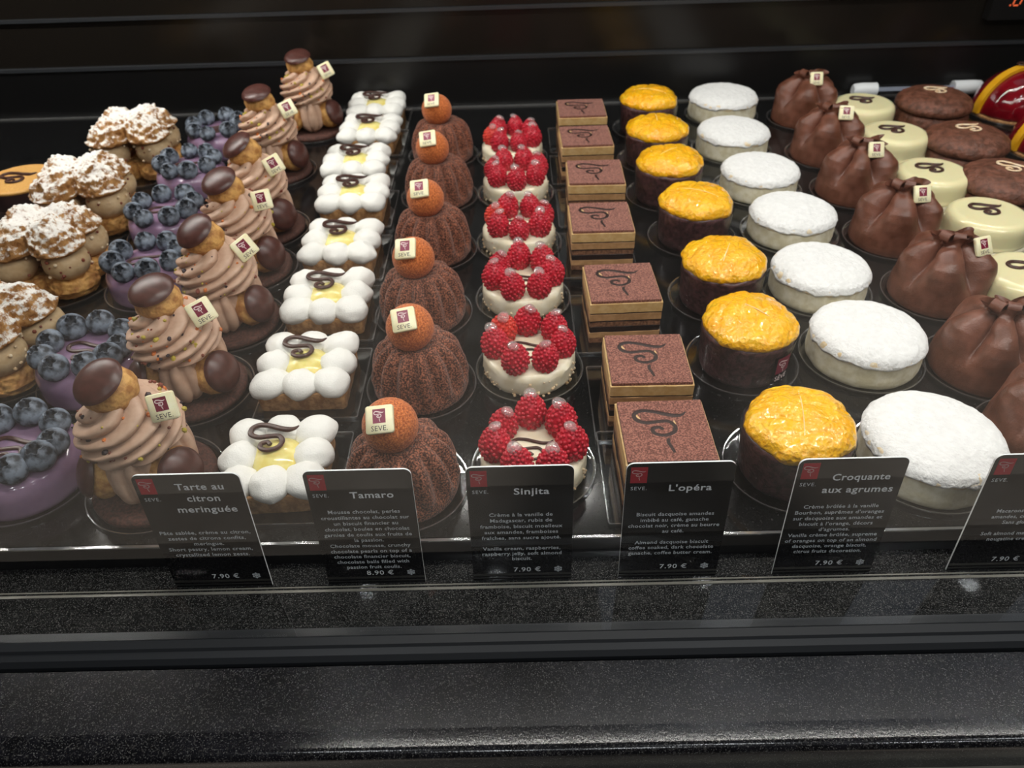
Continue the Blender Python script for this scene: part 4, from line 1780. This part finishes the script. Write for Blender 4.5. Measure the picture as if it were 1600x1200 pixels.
def price_card(x, label, titles, lines, price, rz=0.0, width=50.0):
    t = thing('price_card', label, 'price card', (x, -15.6, -20), rz, 'black price cards')
    t.rotation_euler = (radians(-LEAN), 0, rz)
    # panel: outline in X/Z, thin in Y; upper corners rounded
    pts = [(-CW / 2, 0), (CW / 2, 0)]
    r = 4.2
    for cx, a0 in ((CW / 2 - r, 0), (-CW / 2 + r, 90)):
        for i in range(7):
            a = radians(a0 + 90 * i / 6)
            pts.append((cx + r * cos(a), CH - r + r * sin(a)))
    o = np.array(pts)
    n = len(o)
    m = MB()
    V = np.concatenate([np.c_[o[:, 0], np.full(n, -0.1), o[:, 1]], np.c_[o[:, 0], np.full(n, 1.0), o[:, 1]]])
    m.add(V, [tuple(range(n))], 0)
    b0 = m.n - 2 * n
    for i in range(n):
        m.f.append((b0 + i, b0 + n + i, b0 + n + (i + 1) % n, b0 + (i + 1) % n))
        m.mi.append(1)
    m.f.append(tuple(b0 + 2 * n - 1 - i for i in range(n)))
    m.mi.append(0)
    m.build('card_panel', ['card', 'card_edge'], t, False)

    def put(V, F, mb, z, mi=0):
        # text plane (x, y) -> card plane, a hair in front of the face
        mb.add(np.c_[V[:, 0], np.full(len(V), -z), V[:, 1]], F, mi)

    def X(f):
        return (f - 0.5) * CW

    def Z(tt):
        return (1 - tt) * CH
    # emblem
    m = MB()
    q = np.array([(X(.04), Z(.155)), (X(.195), Z(.155)), (X(.195), Z(.028)), (X(.04), Z(.028))])
    put(q, [(0, 1, 2, 3)], m, 0.16, 0)
    cm = MB()
    curl(cm, 7.2, 0.34, 0, 0.2, True, 0, X(.1175), Z(.078), 0, 5, 0, 0.85)
    V = cm.verts()
    put(V, cm.f, m, 0.22, 1)
    V, F = text_geo('SEVE.', 3.6, 'CENTER', 0, 1.15, 2)
    V[:, 0] += X(.125)
    V[:, 1] += Z(.212)
    put(V, F, m, 0.16, 2)
    m.build('red_emblem', ['card_red', 'print_pale', 'card_text_small'], t, False)
    m = MB()
    for s, tt, tw in titles:
        V, F = text_geo(s, 6.7, 'CENTER', 0.11, 1.08, 3)
        V[:, 0] = V[:, 0] * tw / np.ptp(V[:, 0]) + X(.605)
        V[:, 1] += Z(tt) - 2.3
        put(V, F, m, 0.16)
    if titles:
        m.build('title_lettering', 'card_text', t, False)
    m = MB()
    geo = [(text_geo(s, 3.9, 'CENTER', 0.055, 1.06, 2), tt) for s, tt in lines]
    k = width / max(np.ptp(g_[0][0][:, 0]) for g_ in geo)
    for (V, F), tt in geo:
        V[:, 0] = V[:, 0] * k + X(.5)
        V[:, 1] += Z(tt) - 1.3
        put(V, F, m, 0.16)
    m.build('description_lettering', 'card_text_small', t, False)
    m = MB()
    V, F = text_geo(price, 5.2, 'CENTER', 0.05, 1.12, 3)
    V[:, 0] = V[:, 0] * 16.3 / np.ptp(V[:, 0]) + X(.55)
    V[:, 1] += Z(.90) - 1.7
    put(V, F, m, 0.16)
    m.build('price_lettering', 'card_text', t, False)
    m = MB()
    fk = MB()
    flake(fk, X(.865), Z(.90), 2.6, 0)
    put(fk.verts(), fk.f, m, 0.16)
    m.build('snowflake_symbol', 'card_text_small', t, False)
    return t


price_card(-179.0, 'leftmost black price card, in front of the tall cream choux', [('Tarte au', .10, 27), ('citron', .195, 18.6), ('meringuée', .287, 34)],
           [('Pâte sablée, crème au citron,', .49), ('zestes de citrons confits,', .54), ('meringue.', .59), ('Short pastry, lemon cream,', .64), ('crystallized lemon zests.', .69)], '7.90 €', width=53)
price_card(-84.0, 'black price card with the longest text, in front of the fluted cocoa cakes', [('Tamaro', .2, 24.6)],
           [(s, .34 + .0502 * k) for k, s in enumerate(['Mousse chocolat, perles', 'croustillantes au chocolat sur', 'un biscuit financier au', 'chocolat, boules en chocolat', 'garnies de coulis aux fruits de', 'la passion.', 'Chocolate mousse, crunchy', 'chocolate pearls on top of a', 'chocolate financier biscuit,', 'chocolate balls filled with', 'passion fruit coulis.'])], '8.90 €', width=51.6)
price_card(5.9, 'black price card in front of the raspberry cakes', [('Sinjita', .2, 20)],
           [('Crème à la vanille de', .396), ('Madagascar, rubis de', .446), ('framboise, biscuit moelleux', .498), ('aux amandes, framboises', .548), ('fraîches, sans sucre ajouté.', .60),
            ('Vanilla cream, raspberries,', .698), ('raspberry jelly, soft almond', .746), ('biscuit.', .794)], '7.90 €', width=48)
price_card(94.8, 'black price card in front of the square layered cakes', [("L'opéra", .2, 24)],
           [('Biscuit dacquoise amandes', .42), ('imbibé au café, ganache', .47), ('chocolat noir, crème au beurre', .52), ('au café.', .57),
            ('Almond dacquoise biscuit', .67), ('coffee soaked, dark chocolate', .718), ('ganache, coffee butter cream.', .768)], '7.90 €', width=53)
price_card(189.3, 'black price card in front of the orange tarts', [('Croquante', .145, 32), ('aux agrumes', .246, 39.6)],
           [(s, .387 + .05 * k) for k, s in enumerate(['Crème brûlée à la vanille', 'Bourbon, suprêmes d’oranges', 'sur dacquoise aux amandes et', 'biscuit à l’orange, décors', 'd’agrumes.', 'Vanilla crème brûlée, supreme', 'of oranges on top of an almond', 'dacquoise, orange biscuit,', 'citrus fruits decoration.'])], '7.90 €', width=54)
price_card(296.0, 'black price card cut by the right edge, before the white cakes', [],
           [('Macarons moelleux', .46), ('amandes, crème fine.', .51), ('Sans gluten.', .56), ('Soft almond macaroon,', .66), ('nougatine cream.', .71)], '7.90 €', width=38)
